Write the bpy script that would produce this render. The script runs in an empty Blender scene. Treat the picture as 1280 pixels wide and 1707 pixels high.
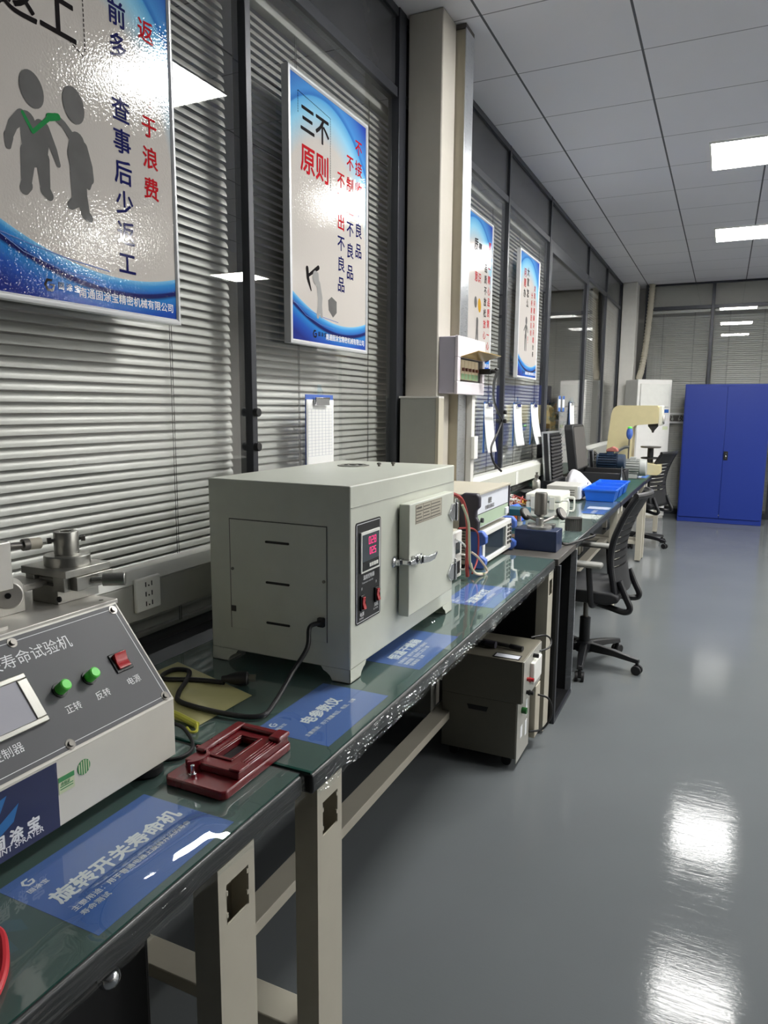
import bpy, math, random
from mathutils import Vector, Matrix
PI = math.pi
random.seed(7)
sc = bpy.context.scene
COL = sc.collection

# ------------------------------------------------------------------ camera, world, exposure
def set_camera():
    F, yaw, pitch, roll, h = 1188.5, 0.441143, 0.146369, 0.0070043, 1.45
    cy, sy = math.cos(yaw), math.sin(yaw)
    f = Vector((-sy * math.cos(pitch), cy * math.cos(pitch), -math.sin(pitch)))
    r = Vector((cy, sy, 0))
    u = r.cross(f)
    r2 = r * math.cos(roll) + u * math.sin(roll)
    u2 = -r * math.sin(roll) + u * math.cos(roll)
    cam = bpy.data.cameras.new('camera')
    cam.sensor_fit = 'VERTICAL'
    cam.sensor_height = 36.0
    cam.sensor_width = 36.0 * 1280 / 1707
    cam.lens = F / 1707 * 36.0
    cam.clip_start = 0.02
    ob = bpy.data.objects.new('camera', cam)
    COL.objects.link(ob)
    m = Matrix((r2, u2, -f)).transposed().to_4x4()
    m.translation = (0, 0, h)
    ob.matrix_world = m
    sc.camera = ob
set_camera()
w = bpy.data.worlds.new('world')
sc.world = w
w.use_nodes = True
w.node_tree.nodes['Background'].inputs[0].default_value = (0.5, 0.55, 0.6, 1)
w.node_tree.nodes['Background'].inputs[1].default_value = 0.02
sc.view_settings.view_transform = 'Standard'
sc.view_settings.look = 'None'
sc.view_settings.exposure = 1.7
sc.view_settings.gamma = 1.0
sc.cycles.use_denoising = True
sc.cycles.max_bounces = 9
sc.cycles.diffuse_bounces = 4
sc.cycles.glossy_bounces = 5
sc.cycles.transparent_max_bounces = 24
sc.cycles.sample_clamp_indirect = 6.0
LAMP = 22.0          # radiance of the ceiling panels

# ------------------------------------------------------------------ materials
def lin(h):
    h = h.lstrip('#')
    out = []
    for i in (0, 2, 4):
        c = int(h[i:i + 2], 16) / 255
        out.append(c / 12.92 if c <= 0.04045 else ((c + 0.055) / 1.055) ** 2.4)
    return (*out, 1)

class NT:
    def __init__(s, name):
        s.m = bpy.data.materials.new(name)
        s.m.use_nodes = True
        s.t = s.m.node_tree
        s.t.nodes.clear()
        s.out = s.n('ShaderNodeOutputMaterial')
    def n(s, kind, **kw):
        nd = s.t.nodes.new(kind)
        for k, v in kw.items():
            if k.startswith('i_'):
                key = k[2:]
                key = int(key) if key.isdigit() else key.replace('_', ' ')
                if hasattr(v, 'is_output'):
                    s.t.links.new(v, nd.inputs[key])
                else:
                    nd.inputs[key].default_value = v
            else:
                setattr(nd, k, v)
        return nd
    def link(s, a, b):
        s.t.links.new(a, b)
    def math(s, op, a, b=0.0, c=0.0, clamp=False):
        nd = s.n('ShaderNodeMath', operation=op, i_0=a, i_1=b, i_2=c)
        nd.use_clamp = clamp
        return nd.outputs[0]
    def surf(s, sh):
        s.t.links.new(sh, s.out.inputs[0])
    def coord(s, which='Object'):
        return s.n('ShaderNodeTexCoord').outputs[which]

def mat(name, color, rough=0.5, metal=0.0, spec=0.5, var=0.06, scale=18.0, bump=0.0, bscale=200.0,
        coat=0.0, coat_rough=0.05, emit=None, estr=0.0, stretch=None):
    """principled surface whose colour and gloss wander a little with a noise texture"""
    T = NT(name)
    co = T.coord()
    if stretch:
        mp = T.n('ShaderNodeMapping', i_Vector=co)
        mp.inputs['Scale'].default_value = stretch
        co = mp.outputs[0]
    nz = T.n('ShaderNodeTexNoise', i_Vector=co, i_Scale=scale, i_Detail=3.0)
    c = lin(color) if isinstance(color, str) else color
    lo = tuple(x * (1 - var) for x in c[:3]) + (1,)
    hi = tuple(min(1, x * (1 + var)) for x in c[:3]) + (1,)
    mx = T.n('ShaderNodeMix', data_type='RGBA')
    T.link(nz.outputs[0], mx.inputs[0])
    mx.inputs[6].default_value = lo
    mx.inputs[7].default_value = hi
    p = T.n('ShaderNodeBsdfPrincipled')
    T.link(mx.outputs[2], p.inputs['Base Color'])
    rr = T.math('MULTIPLY_ADD', nz.outputs[0], 0.16 * rough, rough * 0.92)
    T.link(rr, p.inputs['Roughness'])
    p.inputs['Metallic'].default_value = metal
    p.inputs['Specular IOR Level'].default_value = spec
    p.inputs['Coat Weight'].default_value = coat
    p.inputs['Coat Roughness'].default_value = coat_rough
    if emit:
        p.inputs['Emission Color'].default_value = lin(emit)
        p.inputs['Emission Strength'].default_value = estr
    if bump:
        nb = T.n('ShaderNodeTexNoise', i_Vector=co, i_Scale=bscale, i_Detail=2.0)
        b = T.n('ShaderNodeBump', i_Strength=bump, i_Distance=0.002, i_Height=nb.outputs[0])
        T.link(b.outputs[0], p.inputs['Normal'])
    T.surf(p.outputs[0])
    return T.m

def clear_mat(name, f0, tint=(1, 1, 1, 1), rough=0.0, bump=0.0, bscale=60.0, haze=0.0, cap=1.0):
    """clear sheet: see-through with a mirror reflection that grows towards grazing angles"""
    T = NT(name)
    lw = T.n('ShaderNodeLayerWeight', i_Blend=0.5)
    p5 = T.math('POWER', lw.outputs['Facing'], 5.0)
    fac = T.math('MINIMUM', T.math('MULTIPLY_ADD', p5, 1 - f0, f0, clamp=True), cap)
    tr = T.n('ShaderNodeBsdfTransparent')
    tr.inputs[0].default_value = tint
    gl = T.n('ShaderNodeBsdfGlossy', i_Roughness=rough)
    gl.inputs[0].default_value = (1, 1, 1, 1)
    if bump:
        nb = T.n('ShaderNodeTexNoise', i_Vector=T.coord(), i_Scale=bscale, i_Detail=2.0)
        b = T.n('ShaderNodeBump', i_Strength=bump, i_Distance=0.002, i_Height=nb.outputs[0])
        T.link(b.outputs[0], gl.inputs['Normal'])
    base = tr.outputs[0]
    if haze:
        df = T.n('ShaderNodeBsdfDiffuse')
        df.inputs[0].default_value = (0.8, 0.85, 0.85, 1)
        mh = T.n('ShaderNodeMixShader', i_0=haze)
        T.link(base, mh.inputs[1]); T.link(df.outputs[0], mh.inputs[2])
        base = mh.outputs[0]
    mx = T.n('ShaderNodeMixShader')
    T.link(fac, mx.inputs[0]); T.link(base, mx.inputs[1]); T.link(gl.outputs[0], mx.inputs[2])
    T.surf(mx.outputs[0])
    return T.m

M = {}
def K(name, *a, **kw):
    M[name] = mat(name, *a, **kw)
K('frame_dark', '#3a3c42', 0.35, metal=0.3)
K('frame_black', '#1d1e22', 0.4)
K('dark_panel', '#3c3d40', 0.25, spec=0.5)
K('alu', '#c9ccd0', 0.28, metal=0.85, stretch=(1, 1, 40), scale=20)
K('alu_white', '#dfe0e2', 0.3, metal=0.25)
K('concrete', '#b9b4aa', 0.75, var=0.12, scale=6, bump=0.35, bscale=40)
K('wall_mid', '#8a8a88', 0.7)
K('beige_panel', '#b9b2a0', 0.6)
K('plaster', '#d8d6d0', 0.8)
K('trunk_grey', '#a6a69f', 0.45)
K('white_plastic', '#e8e8e2', 0.4)
K('trunk_ledge_lit', '#c6c7c0', 0.4)  # whiter than the trunking: its lit top edge put into the colour
K('trunk_cream', '#c3c4b7', 0.45)
K('cream_plastic', '#dcdccf', 0.45)
K('slat', '#b2b4ae', 0.38, metal=0.15)
K('cord', '#4a4a48', 0.8)
K('bench_paint', '#b9b4a5', 0.45)
K('bench_edge', '#1c1d20', 0.35)
K('bench_green', '#12463c', 0.35, var=0.12, scale=7)
K('oven', '#cdd0c4', 0.38, bump=0.05, bscale=300)
K('black', '#121214', 0.45)
K('black_gloss', '#0c0c0e', 0.18)
K('rubber', '#17171a', 0.6)
K('chrome', '#d8d9dc', 0.12, metal=1.0)
K('steel', '#a9a8a2', 0.32, metal=0.9, stretch=(1, 30, 1))
K('steel_dark', '#77746f', 0.35, metal=0.8)
K('steel_white', '#cfccc6', 0.4, metal=0.5)
K('panel_grey', '#58595c', 0.5, metal=0.0, spec=0.35, var=0.04)
K('machine_cream', '#dad7cd', 0.42)
K('green_btn', '#6cf05a', 0.35)
K('green_dark', '#0d5a1c', 0.4)
K('red_switch', '#b01820', 0.2, coat=0.6)
K('red_gloss', '#6d151d', 0.28, var=0.15, coat=0.4, coat_rough=0.15)
K('red', '#c22530', 0.4)
K('screen', '#b9b9c2', 0.12, var=0.03)
K('screen_dark', '#39424a', 0.08)
K('navy', '#232b52', 0.4)
K('navy_box', '#1e2c4d', 0.35)
K('blue_logo', '#2c6fae', 0.4)
K('logo_light', '#7fb8e0', 0.4)
K('white_ink', '#e9ebee', 0.6)
K('card_blue', '#2a62b4', 0.45, var=0.04)
K('cabinet_blue', '#1e3488', 0.38, var=0.03)
K('bin_blue', '#1766dd', 0.35)
K('scope_blue', '#4a6cc0', 0.5)
K('inst_beige', '#b9b3a2', 0.5)
K('inst_dark', '#35323c', 0.5)
K('inst_front', '#e3e6ee', 0.35)
K('inst_green', '#b5c9ae', 0.35)
K('teal', '#165264', 0.45)
K('foam', '#2c2b2b', 0.9)
K('case_black', '#1b1b1d', 0.55)
K('case_lining', '#55524f', 0.8)
K('cloth', '#e6e4e8', 0.85)
K('white_case', '#e4e5d8', 0.45)
K('mesh_black', '#4b4a48', 0.5)
K('orange', '#e0702a', 0.5)
K('yellow', '#d9a92a', 0.5)
K('paper', '#eeeeec', 0.8, var=0.02)
K('paper_lines', '#b5bac6', 0.8)
K('press_cream', '#dccfa0', 0.45)
K('motor_grey', '#a9aca9', 0.4)
K('motor_blue', '#24364c', 0.45)
K('ac_white', '#e9e8e4', 0.35)
K('ac_grey', '#c3c1bb', 0.4)
K('chair_black', '#1e1f22', 0.65)
K('chair_frame', '#15161a', 0.4)
K('chair_grey', '#8d8d88', 0.5)
K('db_box', '#b9b3bf', 0.4)
K('db_front', '#e3dbe0', 0.4)
K('breaker', '#d9c7a4', 0.5)
K('breaker_green', '#7fa075', 0.5)
K('breaker_brown', '#6e3b2a', 0.5)
K('amber', '#b89b5c', 0.2)
K('cart_dark', '#706c5f', 0.45)
K('cart_front', '#b7b6ae', 0.4, metal=0.3)
K('wire_red', '#a53a34', 0.5)
K('wire_white', '#c9b7a8', 0.5)
K('wire_green', '#b7c0a0', 0.5)
K('poster_white', '#ded9d4', 0.2)
K('grey_man', '#6c6b6a', 0.06, spec=0.3, var=0.25, scale=14)
K('grey_man_light', '#a09f9d', 0.06, spec=0.3)
K('ink_black', '#171213', 0.06, spec=0.3)
K('ink_red', '#b9141f', 0.06, spec=0.3)
K('ink_blue', '#181b58', 0.06, spec=0.3)
K('ink_green', '#2c8a4c', 0.06, spec=0.3)
K('ink_gold', '#c79a35', 0.06, spec=0.3)
K('sticker_green', '#3f8f54', 0.3)
K('sticker_pale', '#cfd8b4', 0.4)
K('rag', '#a9685e', 0.8, var=0.3, scale=60)
K('bag_yellow', '#c9c48a', 0.25, coat=0.5)
K('bag_edge', '#c3c24a', 0.4)
K('shelf_dark', '#4e4b47', 0.5)
M['glass'] = clear_mat('window_glass', 0.075, rough=0.004)
M['clear'] = clear_mat('clear_inner_face', 0.0)
M['pvc'] = clear_mat('clear_pvc', 0.085, tint=(0.93, 0.97, 0.96, 1), rough=0.03, bump=0.25, bscale=9.0, haze=0.07)
M['film'] = clear_mat('crinkled_film', 0.03, tint=(0.95, 0.97, 0.97, 1), rough=0.02, haze=0.002, cap=0.09)
M['acrylic'] = clear_mat('clear_acrylic', 0.06, tint=(0.86, 0.93, 0.98, 1), rough=0.02)

def lamp_mat():
    T = NT('lamp_diffuser')
    e = T.n('ShaderNodeEmission', i_Strength=LAMP)
    nz = T.n('ShaderNodeTexNoise', i_Vector=T.coord(), i_Scale=3.0)
    mx = T.n('ShaderNodeMix', data_type='RGBA')
    T.link(nz.outputs[0], mx.inputs[0])
    mx.inputs[6].default_value = (1.0, 0.985, 0.95, 1)
    mx.inputs[7].default_value = (1.0, 0.99, 0.96, 1)
    T.link(mx.outputs[2], e.inputs[0])
    T.surf(e.outputs[0])
    return T.m
M['lamp'] = lamp_mat()

def led_mat(name, col, s):
    T = NT(name)
    nz = T.n('ShaderNodeTexNoise', i_Vector=T.coord(), i_Scale=300.0)
    e = T.n('ShaderNodeEmission', i_Strength=s)
    mx = T.n('ShaderNodeMix', data_type='RGBA')
    T.link(nz.outputs[0], mx.inputs[0])
    mx.inputs[6].default_value = lin(col); mx.inputs[7].default_value = lin(col)
    T.link(mx.outputs[2], e.inputs[0])
    T.surf(e.outputs[0])
    return T.m
M['led_red'] = led_mat('led_red', '#d03a70', 0.6)
M['led_teal'] = led_mat('led_teal', '#9fd0d8', 0.6)

def floor_mat():
    T = NT('grey_epoxy_floor')
    co = T.coord()
    n1 = T.n('ShaderNodeTexNoise', i_Vector=co, i_Scale=1.3, i_Detail=5.0)
    n2 = T.n('ShaderNodeTexNoise', i_Vector=co, i_Scale=38.0, i_Detail=5.0, i_Distortion=1.5)
    mp = T.n('ShaderNodeMapping', i_Vector=co)
    mp.inputs['Rotation'].default_value = (0, 0, 0.5)
    mp.inputs['Scale'].default_value = (3, 34, 1)
    n3 = T.n('ShaderNodeTexNoise', i_Vector=mp.outputs[0], i_Scale=3.0, i_Detail=4.0, i_Distortion=2.0)
    mx = T.n('ShaderNodeMix', data_type='RGBA')
    T.link(n1.outputs[0], mx.inputs[0])
    mx.inputs[6].default_value = lin('#5f6365'); mx.inputs[7].default_value = lin('#6c7072')
    p = T.n('ShaderNodeBsdfPrincipled')
    T.link(mx.outputs[2], p.inputs['Base Color'])
    r1 = T.math('MULTIPLY_ADD', n3.outputs[0], 0.07, 0.025)
    T.link(r1, p.inputs['Roughness'])
    p.inputs['Specular IOR Level'].default_value = 0.10
    h = T.math('MULTIPLY_ADD', n3.outputs[0], 0.6, T.math('MULTIPLY', n2.outputs[0], 0.5))
    b = T.n('ShaderNodeBump', i_Strength=0.07, i_Distance=0.004, i_Height=h)
    T.link(b.outputs[0], p.inputs['Normal'])
    T.surf(p.outputs[0])
    return T.m
M['floor'] = floor_mat()

def ceiling_mat():
    T = NT('ceiling_tiles')
    co = T.coord()
    sx = T.n('ShaderNodeSeparateXYZ', i_0=co)
    def line(v, off, wd):
        a = T.math('FRACT', T.math('DIVIDE', T.math('SUBTRACT', v, off), 0.6))
        d = T.math('ABSOLUTE', T.math('SUBTRACT', a, 0.5))
        return T.math('GREATER_THAN', d, 0.5 - wd / 0.6)
    lx = line(sx.outputs[0], -0.216, 0.0055)
    ly = line(sx.outputs[1], 0.40, 0.0035)
    ln = T.math('MAXIMUM', lx, T.math('MULTIPLY', ly, 0.75))
    nz = T.n('ShaderNodeTexNoise', i_Vector=co, i_Scale=1.5, i_Detail=3.0)
    m1 = T.n('ShaderNodeMix', data_type='RGBA')
    T.link(nz.outputs[0], m1.inputs[0])
    m1.inputs[6].default_value = lin('#dddce2'); m1.inputs[7].default_value = lin('#e4e3e9')
    m2 = T.n('ShaderNodeMix', data_type='RGBA')
    T.link(ln, m2.inputs[0]); T.link(m1.outputs[2], m2.inputs[6])
    m2.inputs[7].default_value = lin('#55565c')
    p = T.n('ShaderNodeBsdfPrincipled', i_Roughness=0.7)
    T.link(m2.outputs[2], p.inputs['Base Color'])
    b = T.n('ShaderNodeBump', i_Strength=0.4, i_Distance=0.003, i_Height=T.math('SUBTRACT', 1.0, ln))
    T.link(b.outputs[0], p.inputs['Normal'])
    T.surf(p.outputs[0])
    return T.m
M['ceiling'] = ceiling_mat()

def poster_mat():
    """printed sheet: pale ground, blue sweep in the upper corners, blue wave along the foot; pebbled gloss laminate.
    object coordinates: y runs along the sheet (0..0.573), z up (0..0.875)"""
    T = NT('poster_print')
    co = T.coord()
    s = T.n('ShaderNodeSeparateXYZ', i_0=co)
    u, v = s.outputs[1], s.outputs[2]
    def ramp(fac, stops):
        r = T.n('ShaderNodeValToRGB', i_0=fac)
        el = r.color_ramp.elements
        while len(el) < len(stops):
            el.new(0.5)
        for e, (p, c) in zip(el, stops):
            e.position = p; e.color = lin(c)
        return r.outputs[0]
    # upper sweep: distance from a centre low in the sheet, squeezed sideways
    du = T.math('MULTIPLY', T.math('SUBTRACT', u, 0.24), 1.25)
    dv = T.math('SUBTRACT', v, 0.30)
    d = T.math('SQRT', T.math('ADD', T.math('MULTIPLY', du, du), T.math('MULTIPLY', dv, dv)))
    top = ramp(d, [(0.0, '#c9c3bd'), (0.40, '#c9c3bd'), (0.49, '#8fcbe8'), (0.535, '#5aa6dc'), (0.54, '#2f6fbd'), (0.56, '#4a90d4'), (0.66, '#2440a8')])
    # foot wave: depth under a shallow curve
    c = T.math('SUBTRACT', u, 0.36)
    k = T.math('MULTIPLY_ADD', T.math('MULTIPLY', c, c), 0.70, 0.088)
    e = T.math('MULTIPLY_ADD', T.math('SUBTRACT', k, v), 5.0, 0.0)
    foot = ramp(e, [(0.0, '#7fc0e6'), (0.06, '#3b8fd2'), (0.14, '#2a63b5'), (0.16, '#171f63'), (0.20, '#161c58'), (0.24, '#2b7cc6'), (0.40, '#2350ae'), (0.60, '#1a2a80')])
    isfoot = T.math('GREATER_THAN', k, v)
    low = T.math('LESS_THAN', v, 0.32)
    pale = T.n('ShaderNodeMix', data_type='RGBA')
    T.link(low, pale.inputs[0]); T.link(top, pale.inputs[6]); pale.inputs[7].default_value = lin('#c9c3bd')
    mx = T.n('ShaderNodeMix', data_type='RGBA')
    T.link(isfoot, mx.inputs[0]); T.link(pale.outputs[2], mx.inputs[6]); T.link(foot, mx.inputs[7])
    p = T.n('ShaderNodeBsdfPrincipled', i_Roughness=0.035)
    T.link(mx.outputs[2], p.inputs['Base Color'])
    p.inputs['Specular IOR Level'].default_value = 0.32
    nb = T.n('ShaderNodeTexNoise', i_Vector=co, i_Scale=170.0, i_Detail=1.0)
    b = T.n('ShaderNodeBump', i_Strength=0.12, i_Distance=0.003, i_Height=nb.outputs[0])
    T.link(b.outputs[0], p.inputs['Normal'])
    T.surf(p.outputs[0])
    return T.m
M['poster'] = poster_mat()

# ------------------------------------------------------------------ mesh builder
def wloc(o):
    v = Vector((0, 0, 0))
    while o is not None:
        v = v + o.location
        o = o.parent
    return v

class MB:
    def __init__(s):
        s.v = []; s.f = []; s.mi = []; s.m = 0
    def add(s, vs, fs):
        n = len(s.v)
        s.v += [tuple(p) for p in vs]
        s.f += [tuple(i + n for i in f) for f in fs]
        s.mi += [s.m] * len(fs)
        return s
    def use(s, i):
        s.m = i
        return s
    def box(s, x0, x1, y0, y1, z0, z1):
        vs = [(x, y, z) for z in (z0, z1) for y in (y0, y1) for x in (x0, x1)]
        return s.add(vs, [(0, 2, 3, 1), (4, 5, 7, 6), (0, 1, 5, 4), (2, 6, 7, 3), (0, 4, 6, 2), (1, 3, 7, 5)])
    def obox(s, c, ax, ay, az):
        """box from a centre and three half-axis vectors"""
        c, ax, ay, az = map(Vector, (c, ax, ay, az))
        vs = [c + ax * i + ay * j + az * k for k in (-1, 1) for j in (-1, 1) for i in (-1, 1)]
        return s.add(vs, [(0, 2, 3, 1), (4, 5, 7, 6), (0, 1, 5, 4), (2, 6, 7, 3), (0, 4, 6, 2), (1, 3, 7, 5)])
    def cyl(s, p, q, r, r2=None, n=20):
        p, q = Vector(p), Vector(q)
        r2 = r if r2 is None else r2
        d = (q - p).normalized()
        a = d.orthogonal().normalized(); b = d.cross(a)
        vs = [p + (a * math.cos(t) + b * math.sin(t)) * r for t in [2 * PI * i / n for i in range(n)]]
        vs += [q + (a * math.cos(t) + b * math.sin(t)) * r2 for t in [2 * PI * i / n for i in range(n)]]
        fs = [(i, (i + 1) % n, n + (i + 1) % n, n + i) for i in range(n)]
        fs += [tuple(range(n - 1, -1, -1)), tuple(range(n, 2 * n))]
        return s.add(vs, fs)
    def tube(s, pts, r, n=8, smooth=True):
        pts = [Vector(p) for p in pts]
        if smooth and len(pts) > 2:
            out = []
            for i in range(len(pts) - 1):
                p0 = pts[max(0, i - 1)]; p1 = pts[i]; p2 = pts[i + 1]; p3 = pts[min(len(pts) - 1, i + 2)]
                for k in range(7):
                    t = k / 7
                    out.append(0.5 * ((2 * p1) + (p2 - p0) * t + (2 * p0 - 5 * p1 + 4 * p2 - p3) * t * t + (3 * p1 - p0 - 3 * p2 + p3) * t ** 3))
            out.append(pts[-1]); pts = out
        vs = []; fs = []
        up = None
        for i, p in enumerate(pts):
            d = (pts[min(i + 1, len(pts) - 1)] - pts[max(i - 1, 0)]).normalized()
            if up is None:
                up = d.orthogonal().normalized()
            up = (up - d * up.dot(d)).normalized()
            b = d.cross(up)
            for k in range(n):
                t = 2 * PI * k / n
                vs.append(p + (up * math.cos(t) + b * math.sin(t)) * r)
        L = len(pts)
        for i in range(L - 1):
            for k in range(n):
                fs.append((i * n + k, i * n + (k + 1) % n, (i + 1) * n + (k + 1) % n, (i + 1) * n + k))
        fs += [tuple(range(n - 1, -1, -1)), tuple(range((L - 1) * n, L * n))]
        return s.add(vs, fs)
    def lathe(s, prof, c=(0, 0, 0), axis='z', n=28):
        """prof: list of (radius, height)"""
        c = Vector(c)
        vs = []
        for r, h in prof:
            for k in range(n):
                t = 2 * PI * k / n
                a, b = r * math.cos(t), r * math.sin(t)
                vs.append(c + Vector({'z': (a, b, h), 'x': (h, a, b), 'y': (b, h, a)}[axis]))
        fs = []
        for i in range(len(prof) - 1):
            for k in range(n):
                fs.append((i * n + k, i * n + (k + 1) % n, (i + 1) * n + (k + 1) % n, (i + 1) * n + k))
        if prof[0][0] > 1e-6:
            fs.append(tuple(range(n - 1, -1, -1)))
        if prof[-1][0] > 1e-6:
            fs.append(tuple(range((len(prof) - 1) * n, len(prof) * n)))
        return s.add(vs, fs)
    def prism(s, poly, axis, a, b):
        """2D outline pushed along an axis; poly in (x,z) for y, (y,z) for x, (x,y) for z"""
        def P(p, h):
            return {'y': (p[0], h, p[1]), 'x': (h, p[0], p[1]), 'z': (p[0], p[1], h)}[axis]
        n = len(poly)
        vs = [P(p, a) for p in poly] + [P(p, b) for p in poly]
        fs = [(i, (i + 1) % n, n + (i + 1) % n, n + i) for i in range(n)]
        fs += [tuple(range(n - 1, -1, -1)), tuple(range(n, 2 * n))]
        return s.add(vs, fs)
    def sphere(s, c, r, sc3=(1, 1, 1), n=18, m=10):
        c = Vector(c)
        vs = []; fs = []
        for i in range(m + 1):
            ph = PI * i / m
            for k in range(n):
                t = 2 * PI * k / n
                vs.append((c.x + r * sc3[0] * math.sin(ph) * math.cos(t), c.y + r * sc3[1] * math.sin(ph) * math.sin(t), c.z + r * sc3[2] * math.cos(ph)))
        for i in range(m):
            for k in range(n):
                fs.append((i * n + k, (i + 1) * n + k, (i + 1) * n + (k + 1) % n, i * n + (k + 1) % n))
        return s.add(vs, fs)
    def grid(s, fn, nu, nv):
        """surface fn(a,b) with a,b in 0..1"""
        vs = [fn(i / nu, j / nv) for j in range(nv + 1) for i in range(nu + 1)]
        fs = [(j * (nu + 1) + i, j * (nu + 1) + i + 1, (j + 1) * (nu + 1) + i + 1, (j + 1) * (nu + 1) + i) for j in range(nv) for i in range(nu)]
        return s.add(vs, fs)
    def build(s, name, mats, parent=None, bevel=0.0, seg=2, angle=35, solid=0.0):
        me = bpy.data.meshes.new(name)
        if parent is not None:
            off = wloc(parent)
        else:
            xs = [p[0] for p in s.v]; ys = [p[1] for p in s.v]; zs = [p[2] for p in s.v]
            off = Vector(((min(xs) + max(xs)) / 2, (min(ys) + max(ys)) / 2, min(zs)))
        me.from_pydata([tuple(Vector(p) - off) for p in s.v], [], s.f)
        if not isinstance(mats, (list, tuple)):
            mats = [mats]
        for m in mats:
            me.materials.append(M[m] if isinstance(m, str) else m)
        me.polygons.foreach_set('material_index', s.mi)
        me.polygons.foreach_set('use_smooth', [True] * len(me.polygons))
        me.update()
        try:
            me.set_sharp_from_angle(angle=math.radians(angle))
        except Exception:
            pass
        ob = bpy.data.objects.new(name, me)
        COL.objects.link(ob)
        if parent is not None:
            ob.parent = parent
        else:
            ob.location = off
        if solid:
            md = ob.modifiers.new('solid', 'SOLIDIFY'); md.thickness = solid; md.offset = 0
        if bevel:
            md = ob.modifiers.new('bevel', 'BEVEL')
            md.width = bevel; md.segments = seg; md.limit_method = 'ANGLE'; md.angle_limit = math.radians(40)
        return ob

def tag(o, label, cat, group=None):
    o['label'] = label; o['category'] = cat
    if group:
        o['group'] = group
    return o
def thing(name, label, cat, loc=(0, 0, 0), group=None):
    o = bpy.data.objects.new(name, None)
    o.empty_display_size = 0.05
    COL.objects.link(o)
    o.location = loc
    return tag(o, label, cat, group)
def struct(o):
    o['kind'] = 'structure'
    return o
def copy_tree(o, parent=None):
    c = o.copy()
    COL.objects.link(c)
    c.parent = parent
    for ch in list(o.children):
        copy_tree(ch, c)
    return c

# ------------------------------------------------------------------ lettering
_glyph = {}
def glyphs(text, bold=0.0):
    key = (text, bold)
    if key not in _glyph:
        c = bpy.data.curves.new('lettering', 'FONT')
        c.body = text; c.size = 1.0; c.offset = bold
        c.dimensions = '2D'; c.fill_mode = 'FRONT'; c.resolution_u = 2
        o = bpy.data.objects.new('lettering', c)
        COL.objects.link(o)
        e = o.evaluated_get(bpy.context.evaluated_depsgraph_get())
        me = e.to_mesh()
        _glyph[key] = ([(v.co.x, v.co.y) for v in me.vertices], [tuple(p.vertices) for p in me.polygons])
        e.to_mesh_clear()
        bpy.data.objects.remove(o); bpy.data.curves.remove(c)
    return _glyph[key]
def write(mb, text, org, xd, yd, size, bold=0.0, sx=1.0):
    vs, fs = glyphs(text, 0.0)
    org, xd, yd = Vector(org), Vector(xd), Vector(yd)
    b = bold * 1.15
    nz = xd.cross(yd).normalized() * 2.5e-5
    for dx, dy in (((0, 0),) if bold <= 0 else ((-b, 0), (b, 0), (0, -b), (0, b), (-b * 0.7, b * 0.7), (b * 0.7, -b * 0.7), (b * 0.7, b * 0.7), (-b * 0.7, -b * 0.7))):
        mb.add([org + xd * ((x + dx) * size * sx) + yd * ((y + dy) * size) for x, y in vs], fs)
        org = org + nz
def column(mb, text, org, xd, yd, size, pitch, bold=0.0):
    """characters one under the other; org is the centre of the first"""
    for i, ch in enumerate(text):
        o = Vector(org) - Vector(yd) * (pitch * i) - Vector(xd) * (size * 0.5) - Vector(yd) * (size * 0.38)
        write(mb, ch, o, xd, yd, size, bold)
WX, WY = (0, 1, 0), (0, 0, 1)         # writing on the left wall: along +y, up +z

# ------------------------------------------------------------------ room shell
XW = -1.372            # face of the glass partition on the left
YB = 10.66             # face of the glass partition at the far end
ZC = 3.12
struct(MB().box(-5.0, 10.5, -9.0, 11.0, -0.12, 0.0).build('floor', 'floor'))
struct(MB().box(-5.0, 10.5, -9.0, 11.0, ZC, ZC + 0.08).build('ceiling', 'ceiling'))
struct(MB().box(-5.1, -5.0, -9.1, 11.1, 0, ZC).build('wall_left', 'plaster'))
struct(MB().box(10.5, 10.6, -9.1, 11.1, 0, ZC).build('wall_right', 'plaster'))
struct(MB().box(-5.0, 10.5, -9.1, -9.0, 0, ZC).build('wall_front', 'wall_mid'))
struct(MB().box(-5.0, 10.5, 11.0, 11.1, 0, ZC).build('wall_back', 'plaster'))
struct(MB().box(-5.0, XW - 0.12, 10.66, 10.70, 0, ZC).build('wall_back_next_room', 'beige_panel'))

posts = [-1.78, -0.56, 0.665, 1.905, 3.02, 3.60, 4.765, 5.99, 7.79, 9.06, 10.30]
ZT0, ZT1 = 2.765, 2.805

def glass_box(mb, x0, x1, y0, y1, z0, z1, face):
    """thin pane; only the room-side face mirrors"""
    vs = [(x, y, z) for z in (z0, z1) for y in (y0, y1) for x in (x0, x1)]
    fs = [(0, 2, 3, 1), (4, 5, 7, 6), (0, 1, 5, 4), (2, 6, 7, 3), (0, 4, 6, 2), (1, 3, 7, 5)]
    n = len(mb.f)
    mb.use(1).add(vs, fs)
    mb.mi[n + {'+x': 5, '-y': 2}[face]] = 0
    return mb

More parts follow.
